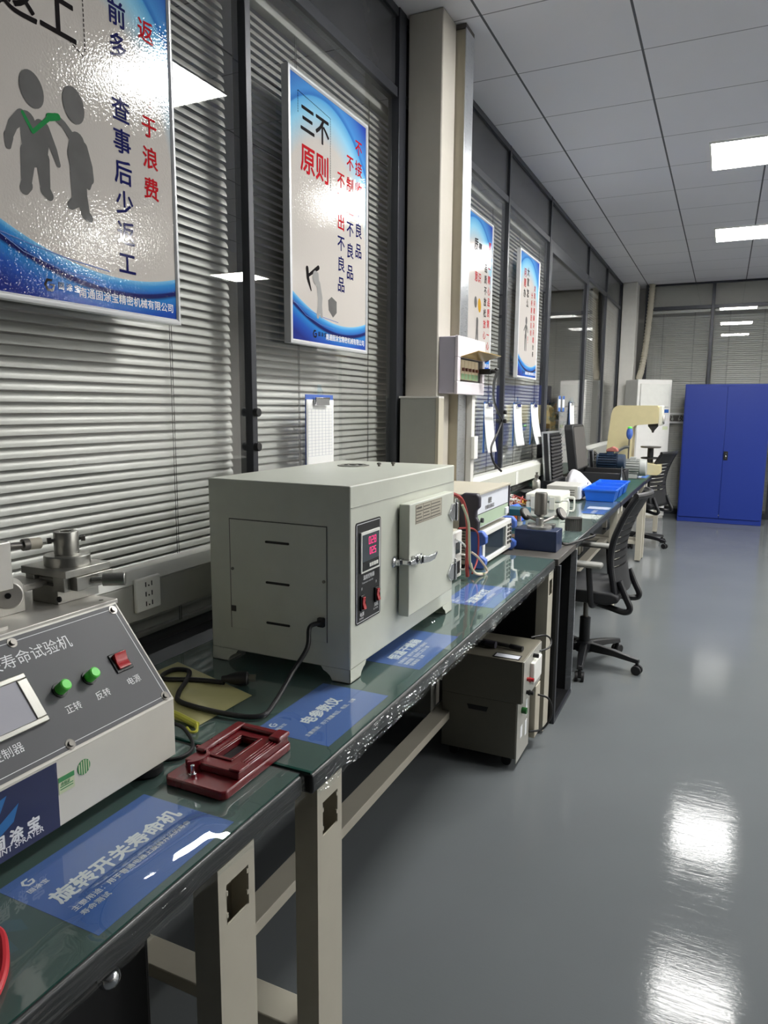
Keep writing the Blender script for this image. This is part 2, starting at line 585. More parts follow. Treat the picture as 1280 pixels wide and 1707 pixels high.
def blind(y0, y1, z0, z1, label, x=XW - 0.085, tilt=62, along='y', group='venetian blinds behind the glass', pitch=0.0255, wd=0.025):
    if along == 'y':
        base = (x, (y0 + y1) / 2, z0)
        P = lambda a, d, z: (x + d, a, z)
    else:
        base = ((y0 + y1) / 2, x, z0)
        P = lambda a, d, z: (a, x - d, z)
    t = thing('venetian_blind', label, 'blind', base)
    mb = MB()
    a = math.radians(tilt)
    n = int((z1 - 0.05 - z0 - 0.02) / pitch)
    prof = []
    for k in range(5):
        q = k / 4 - 0.5
        bow = 0.0028 * (1 - 4 * q * q)
        prof.append((q * wd * math.cos(a) + bow * math.sin(a), -q * wd * math.sin(a) + bow * math.cos(a)))
    rnd = random.Random(int(y0 * 100))
    for i in range(n):
        z = z0 + 0.03 + i * pitch
        sag = rnd.uniform(-0.0008, 0.0008)
        vs = [P(y, d, z + h + sag) for y in (y0, y1) for d, h in prof]
        mb.add(vs, [(k, k + 1, 6 + k, 5 + k) for k in range(4)])
    mb.build('slats', 'slat', t, angle=80)
    hr = MB()
    lo, hi = sorted((P(y0, -0.018, 0)[0 if along == 'y' else 1], P(y0, 0.018, 0)[0 if along == 'y' else 1]))
    if along == 'y':
        hr.box(lo, hi, y0, y1, z1 - 0.035, z1)
    else:
        hr.box(y0, y1, lo, hi, z1 - 0.035, z1)
    hr.build('headrail', 'slat', t, bevel=0.002)
    br = MB()
    if along == 'y':
        br.box(lo + 0.006, hi - 0.006, y0, y1, z0, z0 + 0.014)
    else:
        br.box(y0, y1, lo + 0.006, hi - 0.006, z0, z0 + 0.014)
    br.build('bottom_rail', 'slat', t, bevel=0.002)
    for q in ((0.24, 0.76) if y1 - y0 > 0.5 else (0.5,)):
        yy = y0 + (y1 - y0) * q
        c = MB()
        for dd in (-0.004, 0.004):
            c.tube([P(yy + dd, 0.0125, z0 + 0.01), P(yy + dd, 0.0125, z1 - 0.03)], 0.0011, n=5, smooth=False)
        c.build('ladder_cord', 'cord', t)
    return t

blind_labels = {0: 'venetian blind behind the pane to the left of the handshake poster window', 1: 'venetian blind behind the nearest pane with the large handshake poster',
                2: 'venetian blind behind the second pane with the hammer figure poster', 4: 'venetian blind behind the third pane just past the concrete column',
                5: 'venetian blind behind the fourth pane with the small slim poster', 7: 'narrow venetian blind just past the glass door leaf', 8: 'venetian blind in the last pane beside the corner column'}
wn = 1
for i in range(1, len(posts) - 1):
    y0, y1 = posts[i], posts[i + 1]
    hw = 0.014
    fr = MB()
    fr.box(XW - 0.035, XW + 0.014, y1 - hw, y1 + hw, 0.0, ZC - 0.001)           # post at the far side of this pane
    fr.box(XW - 0.035, XW + 0.010, y0 + hw, y1 - hw, ZT0, ZT1)
    fr.box(XW - 0.035, XW + 0.012, y0 + hw, y1 - hw, ZC - 0.035, ZC - 0.001)
    fr.box(XW - 0.035, XW + 0.012, y0 + hw, y1 - hw, 0.0, 0.07)
    if i in (3,):
        fr.box(XW - 0.035, XW + 0.018, y1 - 0.028, y1 + 0.045, 0.0, ZC - 0.001)
    if i == 7:
        name = 'door_1'
        fr.box(XW - 0.03, XW + 0.016, y0 + hw, y0 + 0.075, 0.07, ZT0)
        fr.box(XW - 0.03, XW + 0.016, y1 - 0.10, y1 - hw, 0.07, ZT0)
        fr.box(XW - 0.03, XW + 0.016, y0 + 0.075, y1 - 0.10, ZT0 - 0.06, ZT0)
        fr.box(XW - 0.03, XW + 0.016, y0 + 0.075, y1 - 0.10, 0.07, 0.17)
    else:
        name = 'window_%d' % wn
        wn += 1
    f = struct(fr.build(name, 'frame_dark', bevel=0.002))
    if i == 4:
        MB().box(XW - 0.03, XW - 0.005, y0 + hw, y1 - hw, 0.07, ZC - 0.035).build('panel', 'dark_panel', f)
        continue
    if i != 7:
        MB().box(XW - 0.12, XW - 0.010, y0 + hw, y1 - hw, 0.07, 0.80).build('shade_panel', 'frame_black', f)  # added dark panel in place of blinds, standing in for under-bench shade
    glass_box(MB(), XW - 0.006, XW, y0 + hw, y1 - hw, 0.07, ZT0, '+x').build('glass_pane', ['glass', 'clear'], f)
    MB().box(XW - 0.012, XW - 0.002, y0 + hw, y1 - hw, ZT1, ZC - 0.035).build('upper_panel', 'dark_panel', f)
    lab = {1: 0, 2: 1, 3: 2, 5: 4, 6: 5, 8: 7, 9: 8}.get(i)
    if lab is not None:
        a, b = y0 * 1.062 + 0.02, y1 * 1.062 - 0.115
        if i == 3:
            b = y1 * 1.062 - 0.06
        if i == 8:
            b = y0 * 1.062 + 0.62
        blind(a, b, 0.80, ZT0 - 0.005, blind_labels[lab])
struct(MB().box(XW - 0.035, XW + 0.014, posts[10] + 0.02, YB + 0.04, 0, ZC - 0.001).build('trim_1', 'frame_dark'))

# far partition
bp = [-1.055, -0.235, 0.60, 1.44, 2.28, 3.12]
for i in range(len(bp) - 1):
    x0, x1 = bp[i], bp[i + 1]
    fr = MB()
    fr.box(x1 - 0.02, x1 + 0.02, YB - 0.014, YB + 0.035, 0, ZC - 0.001)
    if i == 0:
        fr.box(x0 - 0.03, x0 + 0.03, YB - 0.014, YB + 0.035, 0, ZC - 0.001)
    fr.box(x0 + 0.02, x1 - 0.02, YB - 0.012, YB + 0.035, 2.775, 2.82)
    fr.box(x0 + 0.02, x1 - 0.02, YB - 0.012, YB + 0.035, ZC - 0.025, ZC - 0.001)
    fr.box(x0 + 0.02, x1 - 0.02, YB - 0.012, YB + 0.035, 0, 0.07)
    f = struct(fr.build('window_%d' % wn, 'frame_dark', bevel=0.002)); wn += 1
    glass_box(MB(), x0 + 0.02, x1 - 0.02, YB, YB + 0.006, 0.07, 2.775, '-y').build('glass_pane', ['glass', 'clear'], f)
    glass_box(MB(), x0 + 0.02, x1 - 0.02, YB, YB + 0.006, 2.82, ZC - 0.025, '-y').build('upper_glass_pane', ['glass', 'clear'], f)
    MB().box(x0 + 0.02, x1 - 0.02, YB + 0.09, YB + 0.10, 2.80, ZC - 0.01).build('upper_panel', 'trunk_grey', f)
    if i < 3:
        blind(x0 + 0.03, x1 - 0.03, 0.10, 2.77, ['venetian blind on the far wall behind the white air conditioner', 'venetian blind on the far wall above and behind the blue cabinet',
              'venetian blind on the far wall at the right edge of the picture'][i], x=YB + 0.05, along='x', tilt=60, group='venetian blinds on the far wall')
struct(MB().box(3.15, 10.5, YB, YB + 0.1, 0, ZC).build('wall_back_right', 'plaster'))

# columns
c = MB()
c.box(-1.345, -1.185, 3.065, 3.225, 0.0, ZC - 0.001)
struct(c.build('wall_column', 'concrete', bevel=0.006))
struct(MB().box(-1.35, -1.165, 10.33, YB - 0.02, 0.0, ZC - 0.001).build('wall_column_corner', 'plaster', bevel=0.006))
t = MB()
t.box(-1.345, -1.142, 3.232, 3.33, 0.0, ZC - 0.02)
tb = struct(t.build('trim_2', 'beige_panel', bevel=0.003))
MB().box(-1.1435, -1.139, 3.226, 3.335, 0.0, ZC - 0.02).build('edge_strip', 'alu', tb, bevel=0.001)
MB().box(-1.345, -1.140, 3.225, 3.338, ZC - 0.02, ZC - 0.002).build('cap', 'shelf_dark', tb)

# ------------------------------------------------------------------ ceiling lights
light_lab = {
    (0, 0): 'ceiling light panel nearest the photographer, mirrored in the first window',
    (0, 1): 'larger, nearer of the two lit ceiling panels at the right edge',
    (0, 2): 'smaller, farther of the two lit ceiling panels at the right edge',
    (1, 0): 'ceiling light panel in the second row from the glass wall, nearest the photographer',
    (1, 1): 'ceiling light panel in the second row from the glass wall, midway down the room',
    (1, 2): 'ceiling light panel in the second row from the glass wall, at the far end'}
for _i, _w in ((2, 'third'), (3, 'fourth')):  # these two rows are added out of view to strengthen the side light
    for _j, _d in enumerate(('nearest the photographer', 'midway down the room', 'at the far end')):
        light_lab[(_i, _j)] = 'added out-of-view ceiling light panel in the %s row from the glass wall, %s' % (_w, _d)
for i, xx in enumerate((-0.206, 2.794, 5.794, 8.794)):
    for j, yy in enumerate((2.81, 5.21, 7.61)):
        t = thing('ceiling_light', light_lab[(i, j)], 'light', (xx + 0.29, yy + 0.29, ZC - 0.012), 'square light panels in the ceiling')
        s = 0.58
        f = MB()
        for (a, b, cc, d) in ((0, s, 0, 0.012), (0, s, s - 0.012, s), (0, 0.012, 0.012, s - 0.012), (s - 0.012, s, 0.012, s - 0.012)):
            f.box(xx + a, xx + b, yy + cc, yy + d, ZC - 0.012, ZC - 0.001)
        f.build('frame', 'white_plastic', t)
        MB().box(xx + 0.012, xx + s - 0.012, yy + 0.012, yy + s - 0.012, ZC - 0.008, ZC - 0.002).build('diffuser', 'lamp', t)

# ------------------------------------------------------------------ cable trunking on the left wall
def trunking(y0, y1, m, label, caps):
    mb = MB()
    mb.prism([(XW + 0.016, 0.912), (-1.300, 0.912), (-1.300, 1.006), (-1.326, 1.032), (XW + 0.016, 1.036)], 'y', y0, y1)
    o = mb.build('cable_trunking', m, bevel=0.003)
    tag(o, label, 'trunking', 'wall trunking lengths')
    mb = MB()
    for yy in caps:
        mb.box(-1.303, -1.2975, yy - 0.03, yy + 0.03, 0.913, 1.005)
    MB().prism([(-1.2995, 1.0075), (-1.2985, 1.0095), (-1.3255, 1.0365), (XW + 0.016, 1.041), (XW + 0.016, 1.0365), (-1.3255, 1.0325)], 'y', y0, y1).build('lit_ledge', 'trunk_ledge_lit', o)
    if caps:
        mb.build('joint_cover', 'white_plastic', o)
    return o
trunking(-1.5, 2.97, 'trunk_grey', 'grey cable trunking behind the oven, carrying the nearest wall socket', [])
trunking(3.40, 5.95, 'trunk_cream', 'cream cable trunking under the hanging clipboards past the column', [4.95])
trunking(7.85, 10.25, 'trunk_grey', 'grey cable trunking at the far end behind the press', [])

def socket(y, z, x, label):
    t = thing('wall_socket', label, 'socket', (x, y, z))
    MB().box(x, x + 0.011, y - 0.043, y + 0.043, z - 0.043, z + 0.043).build('plate', 'white_plastic', t, bevel=0.004)
    hb = MB()
    for dz in (0.025, 0.0, -0.025):
        hb.box(x + 0.0105, x + 0.0118, y - 0.012, y - 0.009, z + dz - 0.006, z + dz + 0.006)
        hb.box(x + 0.0105, x + 0.0118, y + 0.009, y + 0.012, z + dz - 0.006, z + dz + 0.006)
        hb.cyl((x + 0.0105, y, z + dz - 0.004), (x + 0.0118, y, z + dz - 0.004), 0.0022, n=10)
    hb.build('holes', 'black', t)
socket(1.337, 0.978, -1.300, 'white three-gang wall socket on the trunking left of the oven')

t = thing('white_adapter', 'small rounded white plug adapter on the cream trunking just past the column', 'adapter', (-1.28, 3.75, 1.037))
MB().prism([(3.70, 1.0375), (3.80, 1.0375), (3.80, 1.085), (3.785, 1.105), (3.76, 1.112), (3.72, 1.105), (3.70, 1.085)], 'x', -1.335, -1.275).build('body', 'white_plastic', t, bevel=0.006)
MB().box(-1.2755, -1.2745, 3.725, 3.775, 1.050, 1.090).build('face', 'cream_plastic', t)

# ------------------------------------------------------------------ posters
PW, PH = 0.5684, 0.868
_lay = [0]
def poly_stroke(mb, pts, r, x, O, n=8):
    """round-ended 2D stroke lying on the sheet"""
    for (a, b), (r0, r1) in zip(zip(pts[:-1], pts[1:]), zip(r[:-1], r[1:])):
        d = math.atan2(b[1] - a[1], b[0] - a[0])
        out = [(a[0] + r0 * math.cos(d + PI / 2 + PI * k / n), a[1] + r0 * math.sin(d + PI / 2 + PI * k / n)) for k in range(n + 1)]
        out += [(b[0] + r1 * math.cos(d - PI / 2 + PI * k / n), b[1] + r1 * math.sin(d - PI / 2 + PI * k / n)) for k in range(n + 1)]
        _lay[0] = (_lay[0] + 1) % 40
        mb.add([(x + 1.5e-5 * _lay[0], O[0] + p[0], O[1] + p[1]) for p in out], [tuple(range(len(out)))])
def ell(mb, c, rx, ry, x, O, rot=0.0, n=24):
    out = []
    for k in range(n):
        t = 2 * PI * k / n
        a, b = rx * math.cos(t), ry * math.sin(t)
        out.append((x, O[0] + c[0] + a * math.cos(rot) - b * math.sin(rot), O[1] + c[1] + a * math.sin(rot) + b * math.cos(rot)))
    mb.add([(p[0] + 7e-4, p[1], p[2]) for p in out], [tuple(range(n))])
def logo(mb, o, xd, yd, s):
    """open hexagon with an inner hook"""
    o, xd, yd = Vector(o), Vector(xd), Vector(yd)
    R, r = 0.5, 0.30
    pts = []
    for k in range(6):
        t = math.radians(60 + 60 * k)
        pts.append((R * math.cos(t), R * math.sin(t)))
    inn = [(r * math.cos(math.radians(60 + 60 * k)), r * math.sin(math.radians(60 + 60 * k))) for k in range(6)]
    for k in range(5):
        q = [pts[k], pts[k + 1], inn[k + 1], inn[k]]
        if k == 4:
            continue
        mb.add([o + xd * (a * s) + yd * (b * s) for a, b in q], [(0, 1, 2, 3)])
    for q in ([(0.0, 0.10), (0.42, 0.10), (0.42, -0.02), (0.0, -0.02)], [(0.30, -0.02), (0.42, -0.02), (0.30, -0.40), (0.12, -0.30)]):
        mb.add([o + xd * (a * s) + yd * (b * s) for a, b in q], [(0, 1, 2, 3)])

def poster(y0, z0, label, art, texts, lift=0.034):
    """framed wall poster whose lower left corner is at y0,z0; texts: (ink, kind, ...)"""
    x = XW + lift + 0.004
    t = thing('poster', label, 'poster', (x, y0, z0), 'quality posters hung on the glass')
    b = MB().box(x - 0.022, x, y0, y0 + PW, z0, z0 + PH)
    b.build('printed_sheet', 'poster', t)
    fr = MB()
    fw, fx = 0.013, x + 0.005
    prof = [(x - 0.023, -0.001), (fx - 0.002, -0.001), (fx, 0.003), (fx, fw - 0.005), (fx - 0.004, fw), (x - 0.023, fw)]
    corners = [(0, 0, 1, 1), (PW, 0, -1, 1), (PW, PH, -1, -1), (0, PH, 1, -1)]
    vs = []; fs = []
    n = len(prof)
    for (a, c, sa, scn) in corners:
        for px, w in prof:
            vs.append((px, y0 + a + sa * w, z0 + c + scn * w))
    for k in range(4):
        for i in range(n):
            fs.append((k * n + i, k * n + (i + 1) % n, ((k + 1) % 4) * n + (i + 1) % n, ((k + 1) % 4) * n + i))
    fr.add(vs, fs).build('frame', 'alu_white', t)
    xi = x + 0.0005
    O = (y0, z0)
    inks = {}
    def ink(k):
        return inks.setdefault(k, MB())
    for qi, tx in enumerate(texts):
        k = ink((tx[0], qi if tx[1] in ('col', 'row') else -1))
        if tx[1] == 'col':
            _, _, s, u, v, size, pitch, bold = tx
            column(k, s, (xi, y0 + u, z0 + v), WX, WY, size, pitch, bold)
        elif tx[1] == 'row':
            _, _, s, u, v, size, bold = tx
            write(k, s, (xi, y0 + u, z0 + v), WX, WY, size, bold)
        elif tx[1] == 'logo':
            _, _, u, v, s = tx
            logo(k, (xi, y0 + u, z0 + v), WX, WY, s)
        elif tx[1] == 'line':
            _, _, pts, r = tx
            poly_stroke(k, pts, [r] * len(pts), xi, O, n=3)
        elif tx[1] == 'dots':
            _, _, a, b2, n2 = tx
            for q in range(n2):
                f0 = q / n2; f1 = f0 + 0.55 / n2
                p0 = (a[0] + (b2[0] - a[0]) * f0, a[1] + (b2[1] - a[1]) * f0)
                p1 = (a[0] + (b2[0] - a[0]) * f1, a[1] + (b2[1] - a[1]) * f1)
                poly_stroke(k, [p0, p1], [0.0011, 0.0011], xi, O, n=2)
    nm = {'ink_black': 'black_lettering', 'ink_red': 'red_lettering', 'ink_blue': 'blue_lettering', 'white_ink': 'white_lettering', 'card_blue': 'blue_line'}
    for (k, qi), mb in inks.items():
        mb.build(nm.get(k, 'print') if qi >= 0 else 'printed_lines', k, t)
    art(t, x + 0.0004, O)
    return t

foot_txt = [('white_ink', 'row', '南通固涂宝精密机械有限公司', 0.236, 0.030, 0.0238, 0.012), ('ink_black', 'logo', 0.160, 0.042, 0.030),
            ('ink_black', 'row', '固 涂 宝', 0.181, 0.038, 0.017, 0.008), ('card_blue', 'line', [(0.02, 0.135), (0.12, 0.118), (0.22, 0.105), (0.33, 0.098)], 0.0010),
            ('card_blue', 'line', [(0.02, 0.140), (0.10, 0.100), (0.20, 0.078), (0.30, 0.072)], 0.0010)]

def man(mb, h, x, O, c, limbs, head, hr):
    for pts, r in limbs:
        poly_stroke(mb, pts, r, x, O)
    ell(mb, head, hr[0], hr[1], x, O, hr[2])

def art_handshake(t, x, O):
    a = MB()
    # left figure
    man(a, 0, x, O, None, [
        ([(0.128, 0.362), (0.136, 0.335), (0.138, 0.300)], [0.020, 0.026, 0.025]), ([(0.160, 0.360), (0.156, 0.330), (0.150, 0.300)], [0.016, 0.022, 0.022]),
        ([(0.126, 0.300), (0.118, 0.245)], [0.019, 0.013]), ([(0.160, 0.300), (0.163, 0.245)], [0.018, 0.013]),
        ([(0.118, 0.236), (0.112, 0.226)], [0.014, 0.012]), ([(0.164, 0.236), (0.172, 0.228)], [0.014, 0.011]),
        ([(0.116, 0.368), (0.094, 0.345), (0.082, 0.318)], [0.013, 0.011, 0.009]), ([(0.082, 0.318), (0.080, 0.300)], [0.011, 0.007]),
        ([(0.170, 0.362), (0.190, 0.325), (0.200, 0.298)], [0.012, 0.009, 0.006])],
        (0.143, 0.428), (0.029, 0.036, 0.2))
    a.build('left_figure', 'grey_man', t)
    b = MB()
    man(b, 0, x + 0.0001, O, None, [
        ([(0.254, 0.362), (0.250, 0.330), (0.254, 0.300)], [0.020, 0.025, 0.022]),
        ([(0.252, 0.300), (0.258, 0.250), (0.268, 0.212)], [0.022, 0.017, 0.012]), ([(0.268, 0.212), (0.278, 0.206)], [0.013, 0.010]),
        ([(0.246, 0.290), (0.245, 0.235), (0.228, 0.222)], [0.016, 0.013, 0.010]),
        ([(0.238, 0.368), (0.220, 0.385), (0.200, 0.394)], [0.010, 0.008, 0.008]), ([(0.270, 0.355), (0.284, 0.318), (0.284, 0.292)], [0.012, 0.010, 0.012]),
        ([(0.282, 0.292), (0.279, 0.274)], [0.012, 0.007])],
        (0.249, 0.435), (0.029, 0.038, 0.15))
    b.build('right_figure', 'grey_man', t)
    g = MB()
    poly_stroke(g, [(0.118, 0.375), (0.140, 0.345)], [0.004, 0.004], x + 0.0002, O)
    poly_stroke(g, [(0.140, 0.345), (0.190, 0.393)], [0.004, 0.005], x + 0.0002, O)
    poly_stroke(g, [(0.183, 0.388), (0.205, 0.396)], [0.008, 0.007], x + 0.0002, O)
    g.build('green_tick', 'ink_green', t)
def art_hammer(t, x, O):
    a = MB()
    man(a, 0, x, O, None, [
        ([(0.185, 0.215), (0.197, 0.170), (0.195, 0.140)], [0.014, 0.016, 0.014]), ([(0.193, 0.145), (0.180, 0.105)], [0.011, 0.009]), ([(0.200, 0.145), (0.205, 0.110)], [0.010, 0.009]),
        ([(0.184, 0.215), (0.180, 0.250)], [0.008, 0.006])], (0.165, 0.235), (0.019, 0.024, 0.1))
    a.build('figure', 'grey_man_light', t)
    h = MB()
    poly_stroke(h, [(0.118, 0.235), (0.185, 0.272)], [0.005, 0.008], x + 0.0001, O)
    poly_stroke(h, [(0.110, 0.258), (0.115, 0.225), (0.135, 0.188)], [0.008, 0.008, 0.003], x + 0.0001, O)
    h.build('hammer', 'ink_black', t)
    k = MB()
    k.add([(x, O[0] + p[0], O[1] + p[1]) for p in ((0.255, 0.170), (0.280, 0.185), (0.318, 0.172), (0.318, 0.132), (0.290, 0.112), (0.258, 0.135))], [(0, 1, 2, 3, 4, 5)])
    k.build('block', 'grey_man', t)
def art_bulb(t, x, O):
    a = MB()
    man(a, 0, x, O, None, [([(0.30, 0.285), (0.30, 0.235)], [0.02, 0.018]), ([(0.292, 0.235), (0.280, 0.15)], [0.012, 0.008]), ([(0.308, 0.235), (0.318, 0.15)], [0.012, 0.008])], (0.262, 0.385), (0.025, 0.032, 0.1))
    a.build('figure', 'grey_man', t)
    b = MB()
    ell(b, (0.335, 0.375), 0.030, 0.040, x, O, 0.2)
    b.build('gold_shape', 'ink_gold', t)
def art_scissors(t, x, O):
    a = MB()
    man(a, 0, x, O, None, [([(0.22, 0.36), (0.215, 0.30)], [0.02, 0.018]), ([(0.20, 0.30), (0.20, 0.20)], [0.012, 0.008]), ([(0.228, 0.30), (0.235, 0.20)], [0.012, 0.008]),
        ([(0.20, 0.37), (0.165, 0.335)], [0.008, 0.007]), ([(0.24, 0.37), (0.275, 0.33)], [0.008, 0.007])], (0.22, 0.405), (0.025, 0.03, 0))
    a.build('figure', 'grey_man', t)
poster(0.970, 1.663, 'large nearest framed poster with two grey figures and a green tick', art_handshake, [
    ('ink_black', 'row', '返工', 0.070, 0.565, 0.100, 0.014), ('ink_black', 'dots', (0.289, 0.86), (0.289, 0.555), 30), ('ink_black', 'dots', (0.245, 0.565), (0.289, 0.545), 4),
    ('ink_blue', 'col', '事前多检查事后少返工', 0.388, 0.752, 0.058, 0.0695, 0.016), ('ink_red', 'col', '返工等于浪费', 0.480, 0.684, 0.054, 0.0725, 0.016)] + foot_txt)
poster(2.081, 1.663, 'framed poster with a grey figure swinging a hammer, left of the concrete column', art_hammer, [
    ('ink_black', 'row', '三不', 0.072, 0.700, 0.098, 0.016), ('ink_red', 'row', '原则', 0.072, 0.575, 0.098, 0.016), ('ink_black', 'dots', (0.275, 0.795), (0.275, 0.55), 30), ('ink_black', 'dots', (0.06, 0.81), (0.275, 0.795), 26), ('ink_black', 'dots', (0.06, 0.81), (0.06, 0.74), 9),
    ('ink_red', 'col', '不接收', 0.493, 0.763, 0.058, 0.0752, 0.016), ('ink_blue', 'col', '不良品', 0.493, 0.763 - 3 * 0.0752, 0.058, 0.0752, 0.016),
    ('ink_red', 'col', '不制造', 0.424, 0.689, 0.058, 0.0786, 0.016), ('ink_blue', 'col', '不良品', 0.424, 0.689 - 3 * 0.0786, 0.058, 0.0786, 0.016),
    ('ink_red', 'col', '不流出', 0.353, 0.610, 0.058, 0.0740, 0.016), ('ink_blue', 'col', '不良品', 0.353, 0.610 - 3 * 0.0740, 0.058, 0.0740, 0.016)] + foot_txt)
poster(3.770, 1.663, 'framed poster half hidden by the column, with a gold shape and red script', art_bulb, [
    ('ink_black', 'col', '质', 0.255, 0.70, 0.075, 0.09, 0.014), ('ink_black', 'col', '量', 0.330, 0.685, 0.075, 0.09, 0.014), ('ink_red', 'row', '意识', 0.235, 0.505, 0.06, 0.012),
    ('ink_red', 'col', '要有一颗心品质第一心', 0.510, 0.735, 0.052, 0.064, 0.014), ('ink_black', 'col', '品质不放松', 0.440, 0.60, 0.052, 0.064, 0.014), ('ink_red', 'col', '放心', 0.440, 0.28, 0.052, 0.064, 0.014)] + foot_txt)
poster(4.975, 1.663, 'slim-looking farthest framed poster with a grey figure and a red question mark', art_scissors, [
    ('ink_red', 'col', '问题', 0.15, 0.73, 0.062, 0.07, 0.014), ('ink_black', 'col', '大家', 0.235, 0.745, 0.062, 0.07, 0.014), ('ink_black', 'col', '办', 0.15, 0.59, 0.062, 0.07, 0.014), ('ink_black', 'col', '怎么', 0.235, 0.60, 0.062, 0.07, 0.014),
    ('ink_red', 'col', '发现问题解决问题', 0.44, 0.66, 0.045, 0.053, 0.014), ('ink_red', 'col', '分析原因总结', 0.36, 0.60, 0.045, 0.053, 0.014), ('ink_black', 'col', '改善', 0.44, 0.235, 0.04, 0.05, 0.014), ('ink_red', 'col', '?', 0.30, 0.28, 0.07, 0.06, 0.01)] + foot_txt)

# ------------------------------------------------------------------ clipboards on the glass
def clipboard(y, ztop, w, h, label, curl=0.0, group='clipboards hung on the glass'):
    x = XW + 0.004
    t = thing('clipboard', label, 'clipboard', (x, y, ztop - h), group)
    MB().box(x, x + 0.0025, y - w / 2 - 0.001, y + w / 2 + 0.001, ztop - h + 0.004, ztop + 0.018).build('board', 'scope_blue' if curl == 0 else 'acrylic', t, bevel=0.001)
    if curl:
        MB().box(x + 0.0026, x + 0.0034, y - w / 2 - 0.004, y - w / 2 + 0.03, ztop - h, ztop + 0.008).build('blue_sheet', 'card_blue', t)
    p = MB()
    p.grid(lambda a, b: (x + 0.0045 + curl * b ** 2 + 0.012 * curl * 10 * math.sin(a * PI) * (1 - b) * 0.2, y - w / 2 + w * a + curl * 0.4 * b, ztop - h * b), 10, 14)
    p.build('paper', 'paper', t, solid=0.0006)
    ln = MB()
    if curl == 0:
        for i in range(16):
            zz = ztop - 0.035 - i * 0.0115
            ln.box(x + 0.0051, x + 0.0054, y - w / 2 + 0.012, y + w / 2 - 0.012, zz, zz + 0.0009)
        for i in range(8):
            yy = y - w / 2 + 0.012 + i * (w - 0.024) / 7
            ln.box(x + 0.0051, x + 0.0054, yy, yy + 0.0008, ztop - 0.035 - 15 * 0.0115, ztop - 0.035)
        ln.build('table_lines', 'paper_lines', t)
    cl = MB()
    cl.use(0).prism([(x + 0.003, ztop + 0.008), (x + 0.016, ztop + 0.004), (x + 0.018, ztop - 0.020), (x + 0.006, ztop - 0.024)], 'y', y - 0.048, y + 0.048)
    cl.tube([(x + 0.010, y - 0.05, ztop - 0.018), (x + 0.016, y - 0.05, ztop + 0.006), (x + 0.016, y + 0.05, ztop + 0.006), (x + 0.010, y + 0.05, ztop - 0.018)], 0.0028, n=8, smooth=False)
    k = cl.build('clip', 'chrome', t, bevel=0.001)
    hk = MB()
    hk.box(x, x + 0.003, y - 0.012, y + 0.012, ztop + 0.012, ztop + 0.055)
    hk.tube([(x + 0.004, y, ztop + 0.045), (x + 0.014, y, ztop + 0.030), (x + 0.014, y, ztop + 0.018), (x + 0.006, y, ztop + 0.012)], 0.002, n=6)
    hk.build('hook', 'acrylic', t)
    return t
clipboard(2.325, 1.475, 0.20, 0.30, 'clipboard with a printed table hanging above the oven')
clipboard(4.44, 1.475, 0.19, 0.31, 'curled white clipboard sheet next to the hanging black cord', 0.03)
clipboard(5.15, 1.475, 0.22, 0.30, 'middle curled clipboard sheet under the farthest slim poster', 0.03)
clipboard(5.66, 1.475, 0.23, 0.31, 'right-hand curled clipboard sheet by the dark door post', 0.05)
clipboard(7.20, 1.50, 0.22, 0.30, 'small white clipboard sheet on the far glass door', 0.02)
for yy, s in ((6.62, 'left'), (6.80, 'right')):
    g = MB().box(XW + 0.001, XW + 0.006, yy - 0.045, yy + 0.045, 1.42, 1.56)
    o = g.build('door_sticker', 'white_ink', bevel=0.003)
    tag(o, '%s one of two small blue and white stickers on the glass door' % s, 'sticker', 'stickers on the glass door')
    MB().box(XW + 0.0061, XW + 0.0065, yy - 0.045, yy + 0.045, 1.42, 1.455).build('blue_band', 'card_blue', o)
    MB().box(XW + 0.0061, XW + 0.0065, yy - 0.045, yy + 0.045, 1.53, 1.56).build('blue_band', 'card_blue', o)
g = MB().box(-2.42, -2.24, 10.655, 10.659, 1.15, 1.52).build('yellow_notice', 'yellow')
tag(g, 'yellow notice seen through the glass door', 'notice')
# cable clips on the first window post
for z in (1.43, 1.32):
    o = MB().cyl((XW + 0.013, 1.905, z), (XW + 0.03, 1.905, z), 0.014).build('cable_clip', 'black', bevel=0.002)
    tag(o, '%s round black clip on the window post above the oven' % ('upper' if z > 1.4 else 'lower'), 'clip', 'black clips on the post')

